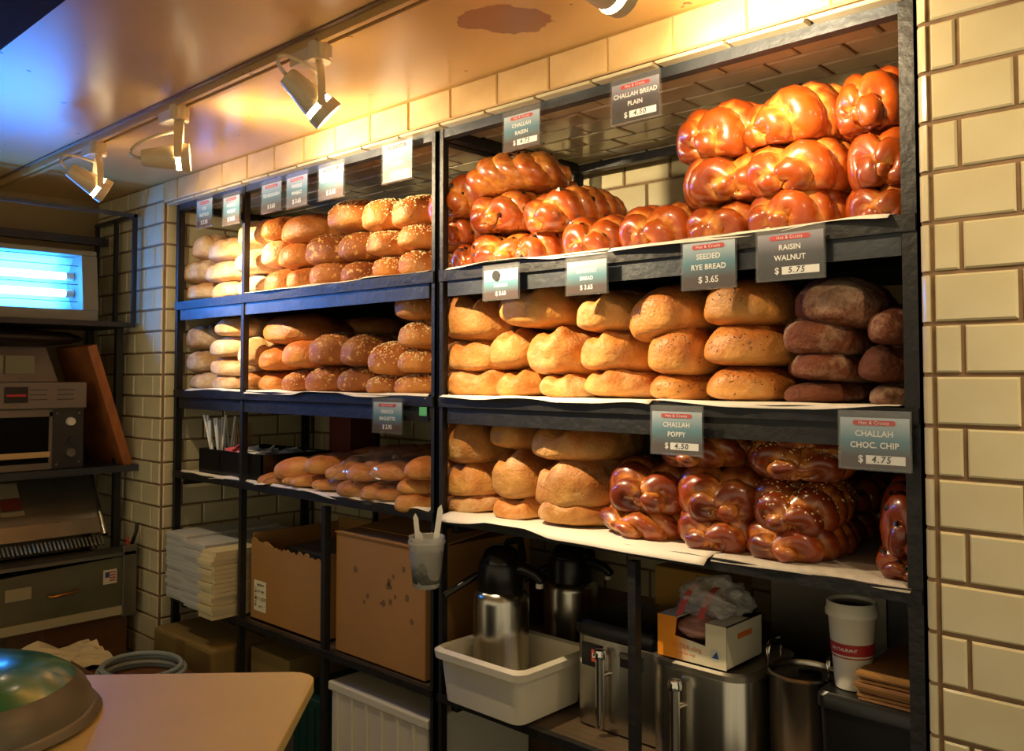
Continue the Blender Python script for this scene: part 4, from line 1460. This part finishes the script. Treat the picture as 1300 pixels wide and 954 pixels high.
# ------------------------------------------------------------------ lower left rack: caddy, papers, boxes
cd = thing('napkin_caddy', 'black divided caddy for stirrers and sugar on the lower left shelf', 'caddy', (-2.74, .16, SH[3] + .006))
mb = MB()
X0, X1, Y0, Y1, hh = -.17, .24, -.13, .13, .085
for (a, b, c, d) in ((X0, X1, Y0, Y0 + .006), (X0, X1, Y1 - .006, Y1), (X0, X0 + .006, Y0, Y1), (X1 - .006, X1, Y0, Y1)):
    mb.box(a, b, c, d, 0, hh)
mb.build('caddy_wall', BLACK, cd)
MB().box(X0, X1, Y0, Y1, 0, .005).build('caddy_base', BLACK, cd)
MB().box(-.03, -.025, Y0, Y1, .005, hh * .95).build('divider', BLACK, cd)
MB().box(X0, -.03, .0, .005, .005, hh * .95).build('divider', BLACK, cd)
rg = random.Random(5)
CZ = SH[3] + .012
for i in range(14):
    x, y = -2.84 + rg.uniform(-.03, .035), .08 + rg.uniform(-.03, .03)
    dx, dy = rg.uniform(-.05, .035), rg.uniform(-.03, .02)
    o = MB().cyl((0, 0, 0), (dx, dy, .185 + rg.uniform(-.012, .012)), .0042, n=8).build('paper_straw', WHITE_I, None, (x, y, CZ), smooth='auto')
    tag(o, 'white wrapped straw standing in the bundle in the black caddy', 'straw', 'white straws in the caddy')
for i in range(10):
    x, y = -2.895 + rg.uniform(-.012, .02), .215 + rg.uniform(-.05, .02)
    dx = rg.uniform(-.055, -.01)
    o = MB().box(-.004, .004, -.001, .001, 0, .14, Matrix.Rotation(dx * 5, 4, 'Y')).build('wooden_stirrer', mat('birch_wood', (184, 140, 90), .7), None, (x, y, CZ + .02))
    tag(o, 'wooden stirrer in the brown bundle at the back of the caddy', 'stirrer', 'wooden stirrers in the caddy')
PINK = mat('pink_packet', (214, 96, 104), .6)
for i in range(26):
    x, y = -2.745 + .21 * rg.random(), .06 + .19 * rg.random()
    pk = i < 5
    if pk:
        x = -2.745 + .03 * rg.random()
        y = .05 + .05 * rg.random()
    o = MB().box(-.026, .026, -.017, .017, -.0018, .0018).build('sugar_packet', PINK if pk else PAPER_G, None, (x, y, CZ + .048 + .03 * rg.random() + (.012 if pk else 0)), (rg.uniform(-.9, .9), rg.uniform(-.7, .7), rg.uniform(0, 3)))
    tag(o, 'pink sweetener packet at the near end of the caddy' if pk else 'white sugar packet heaped in the black caddy', 'packet', 'pink packets in the caddy' if pk else 'white packets in the caddy')
tag(B(-2.52, -2.40, .30, .41, SH[3] + .008, SH[3] + .225).build('red_carton', mat('dark_red_card', (84, 24, 16), .6), bevel=.003), 'tall dark red carton behind the sugar caddy', 'box')

# polythene bag round the rolls
mb = MB()
c = at(487, 612, Y=.05)
vs, fs = lump((c.x - .02, .10, SH[3] + .06), (.19, .15, .075), 8.3, 64, 34, .26)
vs = [(x, y, max(z, SH[3] - .03 if y < -.004 else SH[3] + .006)) for x, y, z in vs]
mb.add(vs, fs)
tag(mb.build('polythene_bag', POLY), 'clear crinkled polythene bag around the rolls on the lower left shelf', 'plastic bag')

# paper stacks in the far-left bay
def paper_stack(label, x0, x1, y0, y1, z0, n, h, m, jit, seed, sag=0.0):
    rg = random.Random(seed)
    t = thing('paper_stack', label, 'paper stack', ((x0 + x1) / 2, (y0 + y1) / 2, z0), group='stacks of paper bags')
    for i in range(n):
        for k in range(3):
            ox, oy = rg.uniform(-jit, jit), rg.uniform(-jit, jit)
            zz = i * h + k * h / 3
            mb = MB().box(-(x1 - x0) / 2 + ox, (x1 - x0) / 2 + ox, -(y1 - y0) / 2 + oy, (y1 - y0) / 2 + oy, zz, zz + h / 3 * .93)
            mb.v = [(x, y, z - sag * max(0, (-y - .02)) * 4) for x, y, z in mb.v]
            mb.build('bundle', m, t)
    return t
ZB = SH[4] + .005
paper_stack('grey-white stack of paper bags nearest the tiled corner', -3.02, -2.865, -.03, .33, ZB, 6, .038, PAPER_G, .004, 1)
paper_stack('grey-white stack of paper bags, second from the tiled corner', -2.86, -2.70, -.05, .33, ZB, 6, .037, PAPER_G, .004, 2)
paper_stack('narrow cream stack of folded bags beside the bay post', -2.695, -2.605, -.075, .22, ZB, 5, .043, PAPER_Y, .008, 3)


def carton(name, label, x0, x1, y0, y1, z0, z1, m, bev=.004):
    t = thing(name, label, 'box', ((x0 + x1) / 2, (y0 + y1) / 2, z0))
    w2, d2 = (x1 - x0) / 2, (y1 - y0) / 2
    MB().box(-w2, w2, -d2, d2, 0, z1 - z0).build('carton_body', m, t, bevel=bev)
    return t, w2, d2, z1 - z0


t, w2, d2, h = carton('olive_carton', 'battered olive-brown carton under the paper stacks', -3.02, -2.61, -.075, .36, .232, .625, KRAFT_D, .012)
MB().box(-w2 + .01, w2 - .01, -.03, .03, h, h + .001).build('tape', mat('brown_tape', (140, 112, 66), .3), t)
MB().box(-.03, .03, -d2 - .001, -d2, h * .4, h - .005).build('tape', MATS['brown_tape'], t)
t, w2, d2, h = carton('olive_carton', 'olive-brown carton below the torn box, left of the green crate', -2.555, -2.335, .03, .4, .232, .63, KRAFT_D, .006)
MB().box(-w2, w2, -d2 - .0015, -d2, h * .62, h * .625).build('seam', KRAFT_B, t)
# dark green crate and white crate under the boxes
t = thing('green_crate', 'dark green ribbed crate below the torn box', 'crate', (-2.225, .2, .232))
MB().box(-.095, .095, -.19, .19, 0, .33).build('crate_body', mat('dark_green_plastic', (22, 62, 56), .4), t, bevel=.004)
for x in (-.06, -.02, .02, .06):
    MB().box(x - .004, x + .004, -.196, -.19, .02, .31).build('rib', MATS['dark_green_plastic'], t)
t = thing('white_crate', 'off-white ribbed plastic crate below the big carton', 'crate', (-1.875, .2, .232))
MB().box(-.21, .2, -.19, .19, 0, .40).build('crate_body', WHITE_P, t, bevel=.006)
MB().box(-.217, .207, -.197, .197, .38, .405).build('crate_rim', WHITE_P, t, bevel=.004)
for i in range(6):
    MB().box(-.18 + i * .065, -.172 + i * .065, -.196, -.19, .03, .38).build('rib', WHITE_P, t)

# torn open carton
tb = thing('torn_carton', 'open cardboard box with torn ragged front edge and white label', 'box', (-2.36, .2, ZB))
W2, D2 = .195, .17
rgt = random.Random(12)
zt0, zt1 = .255, .235
vs, fs = [], []
n = 36
for i in range(n + 1):
    f = i / n
    z = zt0 + (zt1 - zt0) * f + (.012 * noise.noise((f * 9, 3, 0)) + .006 * rgt.uniform(-1, 1)) - .035 * max(0, 1 - abs(f - .42) / .2) * .4
    for y in (-D2, -D2 + .005):
        vs += [(-W2 + 2 * W2 * f, y, 0), (-W2 + 2 * W2 * f, y, z)]
for i in range(n):
    a, b = i * 4, i * 4 + 4
    fs += [(a, b, b + 1, a + 1), (a + 2, a + 3, b + 3, b + 2), (a + 1, b + 1, b + 3, a + 3), (a, a + 2, b + 2, b)]
fs += [(0, 1, 3, 2), (n * 4, n * 4 + 2, n * 4 + 3, n * 4 + 1)]
MB().add(vs, fs).build('front_panel', KRAFT, tb)
MB().box(-W2, -W2 + .005, -D2 + .005, D2, 0, .27).build('side_panel', KRAFT, tb)
MB().box(W2 - .005, W2, -D2 + .005, D2, 0, .25).build('side_panel', KRAFT, tb)
MB().box(-W2, W2, D2 - .005, D2, 0, .285).build('back_panel', KRAFT, tb)
MB().box(-W2, W2, -D2, D2, 0, .004).build('bottom_panel', KRAFT, tb)
MB().box(-W2 + .01, W2 - .01, -.05, .15, .18, .215).build('grey_contents', mat('grey_film', (110, 108, 100), .4), tb, bevel=.008)
lbm = MB().box(-.175, -.105, -D2 - .001, -D2, .03, .125).build('label', mat('label_paper', (226, 220, 190), .7), tb)
for (s, z, sz) in (('MADE IN', .112, .010), ('QTY 1000', .092, .009), ('KT 1 3537', .068, .015), ('120 CT', .045, .008)):
    obj('lettering', text_mesh(s, sz, INK, bold=.0002), lbm, (-.136, -D2 - .0015, z), (PI / 2, 0, 0))
mb = MB()
for i in range(9):
    mb.box(-.170, -.160, -D2 - .0015, -D2 - .001, .045 + i * .007, .045 + i * .007 + (.002 if i % 3 else .004))
mb.build('bar_marks', INK, lbm)
# big closed carton
bc, w2, d2, h = carton('large_carton', 'large tan cardboard carton with stained front, beside the centre post', -2.085, -1.70, .022, .42, ZB, 1.052, KRAFT, .003)
bm_ = KRAFT
MB().box(-w2, w2, -d2 - .004, -d2 + .08, h, h + .004).build('top_flap', KRAFT, bc)
q = MB().box(-w2, w2, .0, .15, 0, .004, Matrix.Translation((0, -d2 + .08, h + .002)) @ Matrix.Rotation(.10, 4, 'X')).build('top_flap', KRAFT, bc)
ST = mat('cardboard_stain', (112, 84, 46), .8)
rgs = random.Random(3)
for i in range(14):
    x, z, r = rgs.uniform(-.15, .15), rgs.uniform(.04, h - .06), rgs.uniform(.003, .009)
    if i < 8:
        x, z = rgs.uniform(0, .09), rgs.uniform(.14, .26)
    pts = [(r * (1 + .3 * math.sin(3 * k + i)) * math.cos(k * PI / 6), r * math.sin(k * PI / 6) * 1.2) for k in range(12)]
    MB().prism(pts, 0, .0003, Matrix.Translation((x, -d2 - .0001, z)) @ Matrix.Rotation(PI / 2, 4, 'X')).build('stain', ST, bc)
# board box at the back between
tag(B(-2.40, -2.22, .42, .53, ZB, ZB + .36).build('brown_carton', KRAFT_B, bevel=.003), 'brown carton standing far back behind the torn box', 'box')

# ------------------------------------------------------------------ knife cup taped to the centre post
kc = thing('knife_cup', 'clear plastic cup taped to the centre post, holding plastic knives', 'cup', (-1.60, -.062, .99))
MB().lathe([(.030, 0), (.032, .002), (.042, .115), (.0435, .118), (.0435, .122), (.040, .120), (.030, .004), (.0001, .004)], 28).build('inner_cup', CUPP, kc, smooth='auto')
MB().lathe([(.031, .002), (.038, .07), (.0425, .105), (.0452, .106), (.0452, .112), (.0435, .108), (.033, .01)], 28).build('outer_cup', CUPP, kc, smooth='auto')
tp_ = MB().lathe([(.0335, .012), (.0365, .04), (.0405, .09), (.0400, .09), (.0345, .04), (.033, .012)], 28)
tp_.v = [(x * (1 + .04 * noise.noise((x * 60, z * 60, 1))), y * (1 + .04 * noise.noise((x * 60, z * 60, 7))), z) for x, y, z in tp_.v]
tp_.build('grey_tape', mat('grey_duct_tape', (112, 114, 104), .45, vary=.3, scale=30, bump=.5, bscale=60), kc, smooth=True)
KN = mat('white_knife_plastic', (226, 222, 210), .35)
def knife(label, dx, dy, rot, h):
    t = thing('plastic_knife', label, 'knife', (-1.60 + dx, -.062 + dy, 1.0), rot, group='plastic knives in the cup')
    pl = [(-.005, 0), (.005, 0), (.006, h * .45), (.008, h * .55), (.008, h * .92), (.002, h), (-.005, h * .95), (-.006, h * .5)]
    MB().prism(pl, -.001, .001, Matrix.Rotation(PI / 2, 4, 'X')).build('blade', KN, t)
    MB().box(-.0035, .0035, -.002, .002, 0, h * .5).build('handle_rib', KN, t)
knife('white plastic knife leaning left in the taped cup', -.012, -.004, (0, -.13, .3), .165)
knife('white plastic knife leaning right in the taped cup, tallest', .006, .004, (.0, .14, .6), .19)
knife('short white plastic knife between the other two', -.002, -.01, (.08, -.02, .2), .125)

# ------------------------------------------------------------------ tub and airpots
tu = thing('bus_tub', 'white plastic tub holding the near airpot', 'tub', (-1.452, .083, ZB + .003))
TW, TD = .142, .13
def rrect(w, d, r, n=5):
    pts = []
    for (sx, sy, a0) in ((1, 1, 0), (-1, 1, PI / 2), (-1, -1, PI), (1, -1, 1.5 * PI)):
        for i in range(n + 1):
            a = a0 + PI / 2 * i / n
            pts.append((sx * (w - r) + r * math.cos(a), sy * (d - r) + r * math.sin(a)))
    return pts
def loft(mb, rings, close=True):
    n = len(rings[0][0])
    vs, fs = [], []
    for pts, z in rings:
        vs += [(x, y, z) for x, y in pts]
    for j in range(len(rings) - 1):
        for i in range(n):
            fs.append((j * n + i, j * n + (i + 1) % n, (j + 1) * n + (i + 1) % n, (j + 1) * n + i))
    if close:
        fs.append(tuple(range(n - 1, -1, -1)))
        e = (len(rings) - 1) * n
        fs.append(tuple(range(e, e + n)))
    return mb.add(vs, fs)
loft(MB(), [(rrect(TW - .018, TD - .018, .025), 0), (rrect(TW - .008, TD - .008, .025), .106), (rrect(TW - .011, TD - .011, .025), .106), (rrect(TW - .021, TD - .021, .025), .004)]).build('tub_body', WHITE_P, tu, smooth='auto')
loft(MB(), [(rrect(TW - .008, TD - .008, .025), .104), (rrect(TW + .004, TD + .004, .03), .102), (rrect(TW + .006, TD + .006, .03), .119), (rrect(TW - .004, TD - .004, .03), .126), (rrect(TW - .012, TD - .012, .025), .121), (rrect(TW - .012, TD - .012, .025), .104)], close=False).build('rim', WHITE_P, tu, smooth='auto')


def airpot(label, x, y, z, r, h, rot, spout=True, droplets=False):
    t = thing('airpot', label, 'airpot', (x, y, z), (0, 0, rot), group='steel airpots')
    MB().lathe([(r * .98, 0), (r, .006), (r, h * .62), (r * .97, h * .66), (r * .86, h * .69), (r * .80, h * .70)], 40).build('body', INOX, t, smooth='auto')
    MB().lathe([(r * .985, -.002), (r * 1.01, -.002), (r * 1.01, .012), (r * .985, .014)], 40).build('base_ring', BLACK, t, smooth='auto')
    MB().lathe([(r * .84, h * .695), (r * .86, h * .70), (r * .84, h * .86), (r * .78, h * .89), (.0001, h * .89)], 36).build('collar', BLACK, t, smooth='auto')
    dm = MB().lathe([(r * .74, h * .885), (r * .70, h * .92), (r * .55, h * .975), (r * .3, h * .998), (.0001, h)], 30).build('pump_lid', mat('glossy_black', (22, 20, 18), .12), t, smooth='auto')
    if droplets:
        rg = random.Random(4)
        mb = MB()
        for i in range(22):
            a, f = rg.uniform(-2.8, -1.2), rg.uniform(.15, .8)
            rr = r * (.72 - .35 * f)
            vs, fs = lump((rr * math.cos(a), rr * math.sin(a), h * (.90 + .085 * f)), (.0024, .0024, .0018), i, 6, 4, 0)
            mb.add(vs, fs)
        d_ = mb.build('water_droplets', mat('droplet', (235, 230, 220), .05), dm, smooth=True)
        d_['kind'] = 'stuff'
    # carrying handle, spout, dispensing tube
    MB().tube([(r * .6, 0, h * .84), (r * 1.0, 0, h * .86), (r * 1.5, 0, h * .83), (r * 1.75, 0, h * .79)], [.016, .015, .013, .011], 10).build('spout', BLACK, t, smooth='auto')
    MB().cyl((r * 1.62, 0, h * .775), (r * 1.62, 0, h * .745), .009, n=12).build('nozzle', WHITE_P, t, smooth='auto')
    MB().tube([(-r * .75, -.01, h * .80), (-r * 1.0, -.03, h * .76), (-r * 1.55, -.09, h * .66)], .0085, 10).build('lever', BLACK, t, smooth='auto')
    MB().tube([(-r * .5, r * .6, h * .88), (-r * .2, r * .75, h * 1.0), (r * .4, r * .6, h * 1.03), (r * .75, r * .3, h * .9)], .010, 8).build('bail_handle', BLACK, t, smooth='auto')
    return t


airpot('steel airpot with wet black lid standing in the white tub', -1.507, .100, ZB + .009, .069, .350, .15, droplets=True)
airpot('steel airpot behind, partly hidden under the lower shelf', -1.52, .385, ZB, .073, .325, .1)

# ------------------------------------------------------------------ coffee servers
def server(label, x, y, w, d, h, lid=True, badge=False, cr=.05):
    t = thing('coffee_server', label, 'coffee server', (x, y, ZB), group='steel coffee servers')
    loft(MB(), [(rrect(w, d, cr, 7), 0), (rrect(w, d, cr, 7), h * .8), (rrect(w * .99, d * .99, cr, 7), h * .82)]).build('body', INOX, t, smooth='auto')
    if lid:
        loft(MB(), [(rrect(w * 1.0, d * 1.0, cr, 7), h * .815), (rrect(w * 1.05, d * 1.05, cr * 1.1, 7), h * .84), (rrect(w * 1.05, d * 1.05, cr * 1.1, 7), h * .93), (rrect(w * .98, d * .98, cr, 7), h * .97), (rrect(w * .6, d * .6, cr * .8, 7), h)]).build('lid', BLACK, t, smooth='auto')
    else:
        loft(MB(), [(rrect(w * 1.02, d * 1.02, cr, 7), h * .815), (rrect(w * 1.02, d * 1.02, cr, 7), h * .86), (rrect(w * .97, d * .97, cr, 7), h * .88), (rrect(w * .9, d * .9, cr, 7), h * .865)]).build('lid', INOX_D, t, smooth='auto')
    yf = -d - .004
    # faucet column with sight glass
    MB().cyl((-w * .24, yf - .02, h * .05), (-w * .24, yf - .02, h * .68), .010, n=14).build('sight_glass', CHROME, t, smooth='auto')
    MB().lathe([(.0001, 0), (.014, 0), (.015, .008), (.012, .018), (.0001, .02)], 16, (-w * .24, yf - .02, h * .68)).build('gauge_cap', CHROME, t, smooth='auto')
    MB().cyl((-w * .24, yf - .02, h * .52), (-w * .24, yf + .006, h * .52), .006, n=10).build('bracket', CHROME, t, smooth='auto')
    if badge:
        p = MB().box(-w * .78, -w * .34, yf, yf + .006, h * .55, h * .76).build('badge', BLACK, t)
        q = [(.011 * math.cos(k * PI / 8), .011 * math.sin(k * PI / 8)) for k in range(16)]
        MB().box(-w * .55, -w * .38, yf - .001, yf, h * .60, h * .71).build('red_square', mat('logo_red', (196, 70, 60), .5), p)
        mb = MB().tube([(-w * .465 + .0065 * math.cos(a * .5 + .4), yf - .0015, h * .66 + .0065 * math.sin(a * .5 + .4)) for a in range(11)], .0012, 6)
        mb.tube([(-w * .475, yf - .0015, h * .66), (-w * .455, yf - .0015, h * .665), (-w * .44, yf - .0015, h * .68)], .0012, 6)
        mb.build('emblem', WHITE_I, p)
        p2 = MB().box(.08 * w, w * .55, yf, yf + .006, h * .62, h * .75).build('name_plate', BLACK, t)
        MB().box(.08 * w, w * .5, yf - .001, yf, h * .70, h * .745).build('plate_strip', INOX_D, p2)
    return t


server('coffee server with black lid and round red emblem beside the tub', -1.152, .205, .122, .11, .238, badge=True, cr=.032)
server('open-rimmed coffee server carrying the glove box', -.935, .17, .112, .12, .235, lid=False)
# black lidded container below the cup and bags
t = thing('storage_bin', 'black lidded bin in the lower right corner under the cup and bags', 'bin', (-.59, .22, ZB))
loft(MB(), [(rrect(.088, .16, .02), 0), (rrect(.092, .17, .02), .195)]).build('bin_body', BLACK, t, smooth='auto')
loft(MB(), [(rrect(.096, .175, .02), .195), (rrect(.096, .175, .02), .215), (rrect(.09, .17, .02), .222)]).build('bin_lid', BLACK, t, smooth='auto')
# round pot with bail handle
t = thing('steel_pot', 'round steel pot with wire loop handles beside the paper cup', 'pot', (-.755, .155, ZB))
MB().lathe([(.058, 0), (.062, .005), (.064, .205), (.067, .21), (.064, .214), (.061, .208), (.060, .012), (.0001, .012)], 36).build('pot_body', INOX, t, smooth='auto')
MB().lathe([(.0605, .200), (.055, .206), (.03, .208), (.012, .209), (.0001, .209)], 36).build('pot_lid', INOX_D, t, smooth='auto')
MB().lathe([(.022, .209), (.022, .214), (.018, .217), (.0001, .217)], 24, (.012, 0, 0)).build('lid_knob', BLACK, t, smooth='auto')
for s in (-1, 1):
    MB().tube([(s * .060, -.025, .20), (s * .060, -.027, .245), (s * .060, -.02, .258), (s * .060, .02, .258), (s * .060, .027, .245), (s * .060, .025, .20)], .0035, 8).build('wire_handle', CHROME, t, smooth=True)

# glove box with bag puffing out of the slot
gx0, gx1, gz = -1.025, -.868, ZB + .2075
gb = thing('glove_box', 'orange and white dispenser box with torn opening on the coffee server', 'box', ((gx0 + gx1) / 2, .135, gz))
gw, gd, gh = (gx1 - gx0) / 2, .072, .083
om = bpy.data.materials.new('orange_to_cream_print')
om.use_nodes = True
nt = om.node_tree
tc = nd(nt, 'ShaderNodeTexCoord')
sp = nd(nt, 'ShaderNodeSeparateXYZ')
rr = nd(nt, 'ShaderNodeValToRGB')
rr.color_ramp.elements[0].position, rr.color_ramp.elements[0].color = .28, (*lin((238, 146, 20)), 1)
rr.color_ramp.elements[1].position, rr.color_ramp.elements[1].color = .5, (*lin((226, 216, 184)), 1)
nt.links.new(tc.outputs['Generated'], sp.inputs[0])
nt.links.new(sp.outputs['X'], rr.inputs[0])
nt.links.new(rr.outputs[0], nt.nodes['Principled BSDF'].inputs['Base Color'])
nt.nodes['Principled BSDF'].inputs['Roughness'].default_value = .6
# front panel with a notch cut out
fp = [(-gw, 0), (gw, 0), (gw, gh), (gw * .42, gh), (gw * .42, gh * .46), (-gw * .48, gh * .55), (-gw * .42, gh), (-gw, gh)]
MB().prism(fp, -.001, .001, Matrix.Translation((0, -gd, 0)) @ Matrix.Rotation(PI / 2, 4, 'X')).build('front_panel', om, gb)
CREAM = mat('cream_card', (222, 214, 186), .65)
MB().box(-gw, -gw + .002, -gd, gd, 0, gh).build('side_panel', mat('orange_card', (238, 146, 20), .6), gb)
MB().box(gw - .002, gw, -gd, gd, 0, gh).build('side_panel', CREAM, gb)
MB().box(-gw, gw, gd - .002, gd, 0, gh).build('back_panel', CREAM, gb)
MB().box(-gw, gw, -gd, gd, 0, .002).build('bottom_panel', CREAM, gb)
tpn = MB().box(gw * .42, gw, -gd, gd, gh - .002, gh).box(-gw, -gw * .42, -gd, gd, gh - .002, gh).box(-gw, gw, gd * .3, gd, gh - .002, gh)
tpn.build('top_panel', CREAM, gb)
obj('lettering', text_mesh('EXTRA cling', .013, mat('orange_print', (224, 120, 40), .6)), gb, (-gw * .12, -gd - .0015, gh * .33), (PI / 2, 0, 0))
obj('lettering', text_mesh('food film bags', .008, MATS['orange_print']), gb, (-gw * .15, -gd - .0015, gh * .18), (PI / 2, 0, 0))
MB().box(gw, gw + .0005, -gd * .4, gd * .4, gh * .62, gh * .75).build('orange_stripe', MATS['orange_print'], gb)
rg_ = [(.013 * math.cos(k * PI / 10), .013 * math.sin(k * PI / 10)) for k in range(20)]
dsk = MB().prism(rg_, 0, .0004, Matrix.Translation((gw * .70, -gd - .001, gh * .30)) @ Matrix.Rotation(PI / 2, 4, 'X')).build('emblem_disc', mat('pale_disc', (206, 206, 190), .6), gb)
MB().prism([(-.008, -.006), (.008, -.006), (.003, .008)], .0004, .0008, Matrix.Translation((gw * .70, -gd - .001, gh * .30)) @ Matrix.Rotation(PI / 2, 4, 'X')).build('blue_triangle', mat('emblem_blue', (52, 72, 140), .6), dsk)
mb = MB().add(*lump((0.0, -.01, gh * .72), (gw * .74, gd * .88, .024), 2.2, 24, 14, .15))
tag(mb.build('folded_bags', mat('pinkish_film', (196, 142, 122), .35, vary=.35, scale=30, stretch=(1, 1, 12)), None, gb.location, smooth=True), 'pink folded film bags packed inside the dispenser box', 'plastic bags')
mb = MB().add(*lump((.005, .01, gh + .026), (gw * .90, gd * .85, .040), 6.1, 44, 26, .42))
puff = mb.build('film_bag', clear('milky_film', .3, .25, (.86, .82, .78), bump=.5, bscale=35), None, gb.location, smooth=True)
tag(puff, 'translucent film bag with red print puffing out of the dispenser box', 'plastic bag')
for (x, rz) in ((.018, .3), (-.03, 1.2)):
    mb = MB()
    vs, fs = [], []
    for i in range(8):
        f = i / 7
        y = -gd * .80 + .035 * f
        for dx in (-.007, .007):
            vs.append((x + dx + .01 * f, y - .012 + .02 * f, gh + .004 + .055 * math.sin(f * 1.5)))
    fs = [(2 * i, 2 * i + 1, 2 * i + 3, 2 * i + 2) for i in range(7)]
    mb.add(vs, fs).build('red_print', mat('faded_red_print', (190, 78, 66), .5), puff)

# paper cup
pc = thing('paper_cup', 'tall white lidded paper cup with red band', 'cup', (-.640, .105, ZB + .223))
MB().lathe([(.0290, 0), (.030, .001), (.041, .130), (.0425, .132)], 36).build('cup_body', WHITE_P, pc, smooth='auto')
MB().lathe([(.0352, .062), (.03625, .062), (.0381, .082), (.0371, .082)], 36).build('red_band', mat('cup_red', (168, 40, 40), .5), pc, smooth='auto')
MB().lathe([(.0347, .0565), (.0355, .0565), (.0357, .0585), (.0350, .0585)], 36).build('thin_red_line', MATS['cup_red'], pc, smooth='auto')
MB().lathe([(.0425, .128), (.0455, .128), (.0455, .136), (.0435, .139), (.0425, .150), (.0405, .152), (.039, .146), (.0001, .145)], 36).build('lid', WHITE_P, pc, smooth='auto')
MB().lathe([(.0001, .1455), (.036, .1455), (.036, .1465), (.0001, .1475)], 30).build('lid_well', mat('dark_tinted_plastic', (60, 52, 40), .3), pc, smooth='auto')
s_ = 'RESTAURANT'
for i, ch in enumerate(s_):
    a = -PI / 2 - .62 + i * .13
    obj('letter', text_mesh(ch, .008, WHITE_I), pc, (.0374 * math.cos(a), .0374 * math.sin(a), .072), (PI / 2, 0, a + PI / 2))
# stack of brown paper bags
for i in range(8):
    rgb_ = random.Random(i)
    o = MB().box(-.062, .062, -.11, .11, 0, .0045).build('paper_bag', KRAFT if i % 2 else mat('brown_bag_paper', (150, 104, 62), .8), None, (-.548 + rgb_.uniform(-.004, .004), .155 + rgb_.uniform(-.006, .006), ZB + .2235 + i * .0062), (0, 0, rgb_.uniform(-.05, .05)))
    tag(o, f"folded brown paper bag, {ORD[i]} from the bottom of the stack by the right post", 'paper bag', 'folded brown paper bags')
# cartons and panels at the back of the bottom shelf
tag(B(-1.26, -1.06, .40, .53, ZB, ZB + .30).build('yellow_carton', mat('mustard_card', (176, 128, 40), .6, vary=.2), bevel=.003), 'mustard carton behind the server with the red emblem', 'box')
tag(B(-.98, -.70, .46, .54, ZB, ZB + .37).build('coffee_brewer', INOX_D, bevel=.006), 'steel brewer panel standing far back behind the pot', 'brewer')
tag(B(-.69, -.60, .40, .54, ZB, ZB + .40).build('black_case', BLACK, bevel=.006), 'upright black case behind the paper cup', 'case')
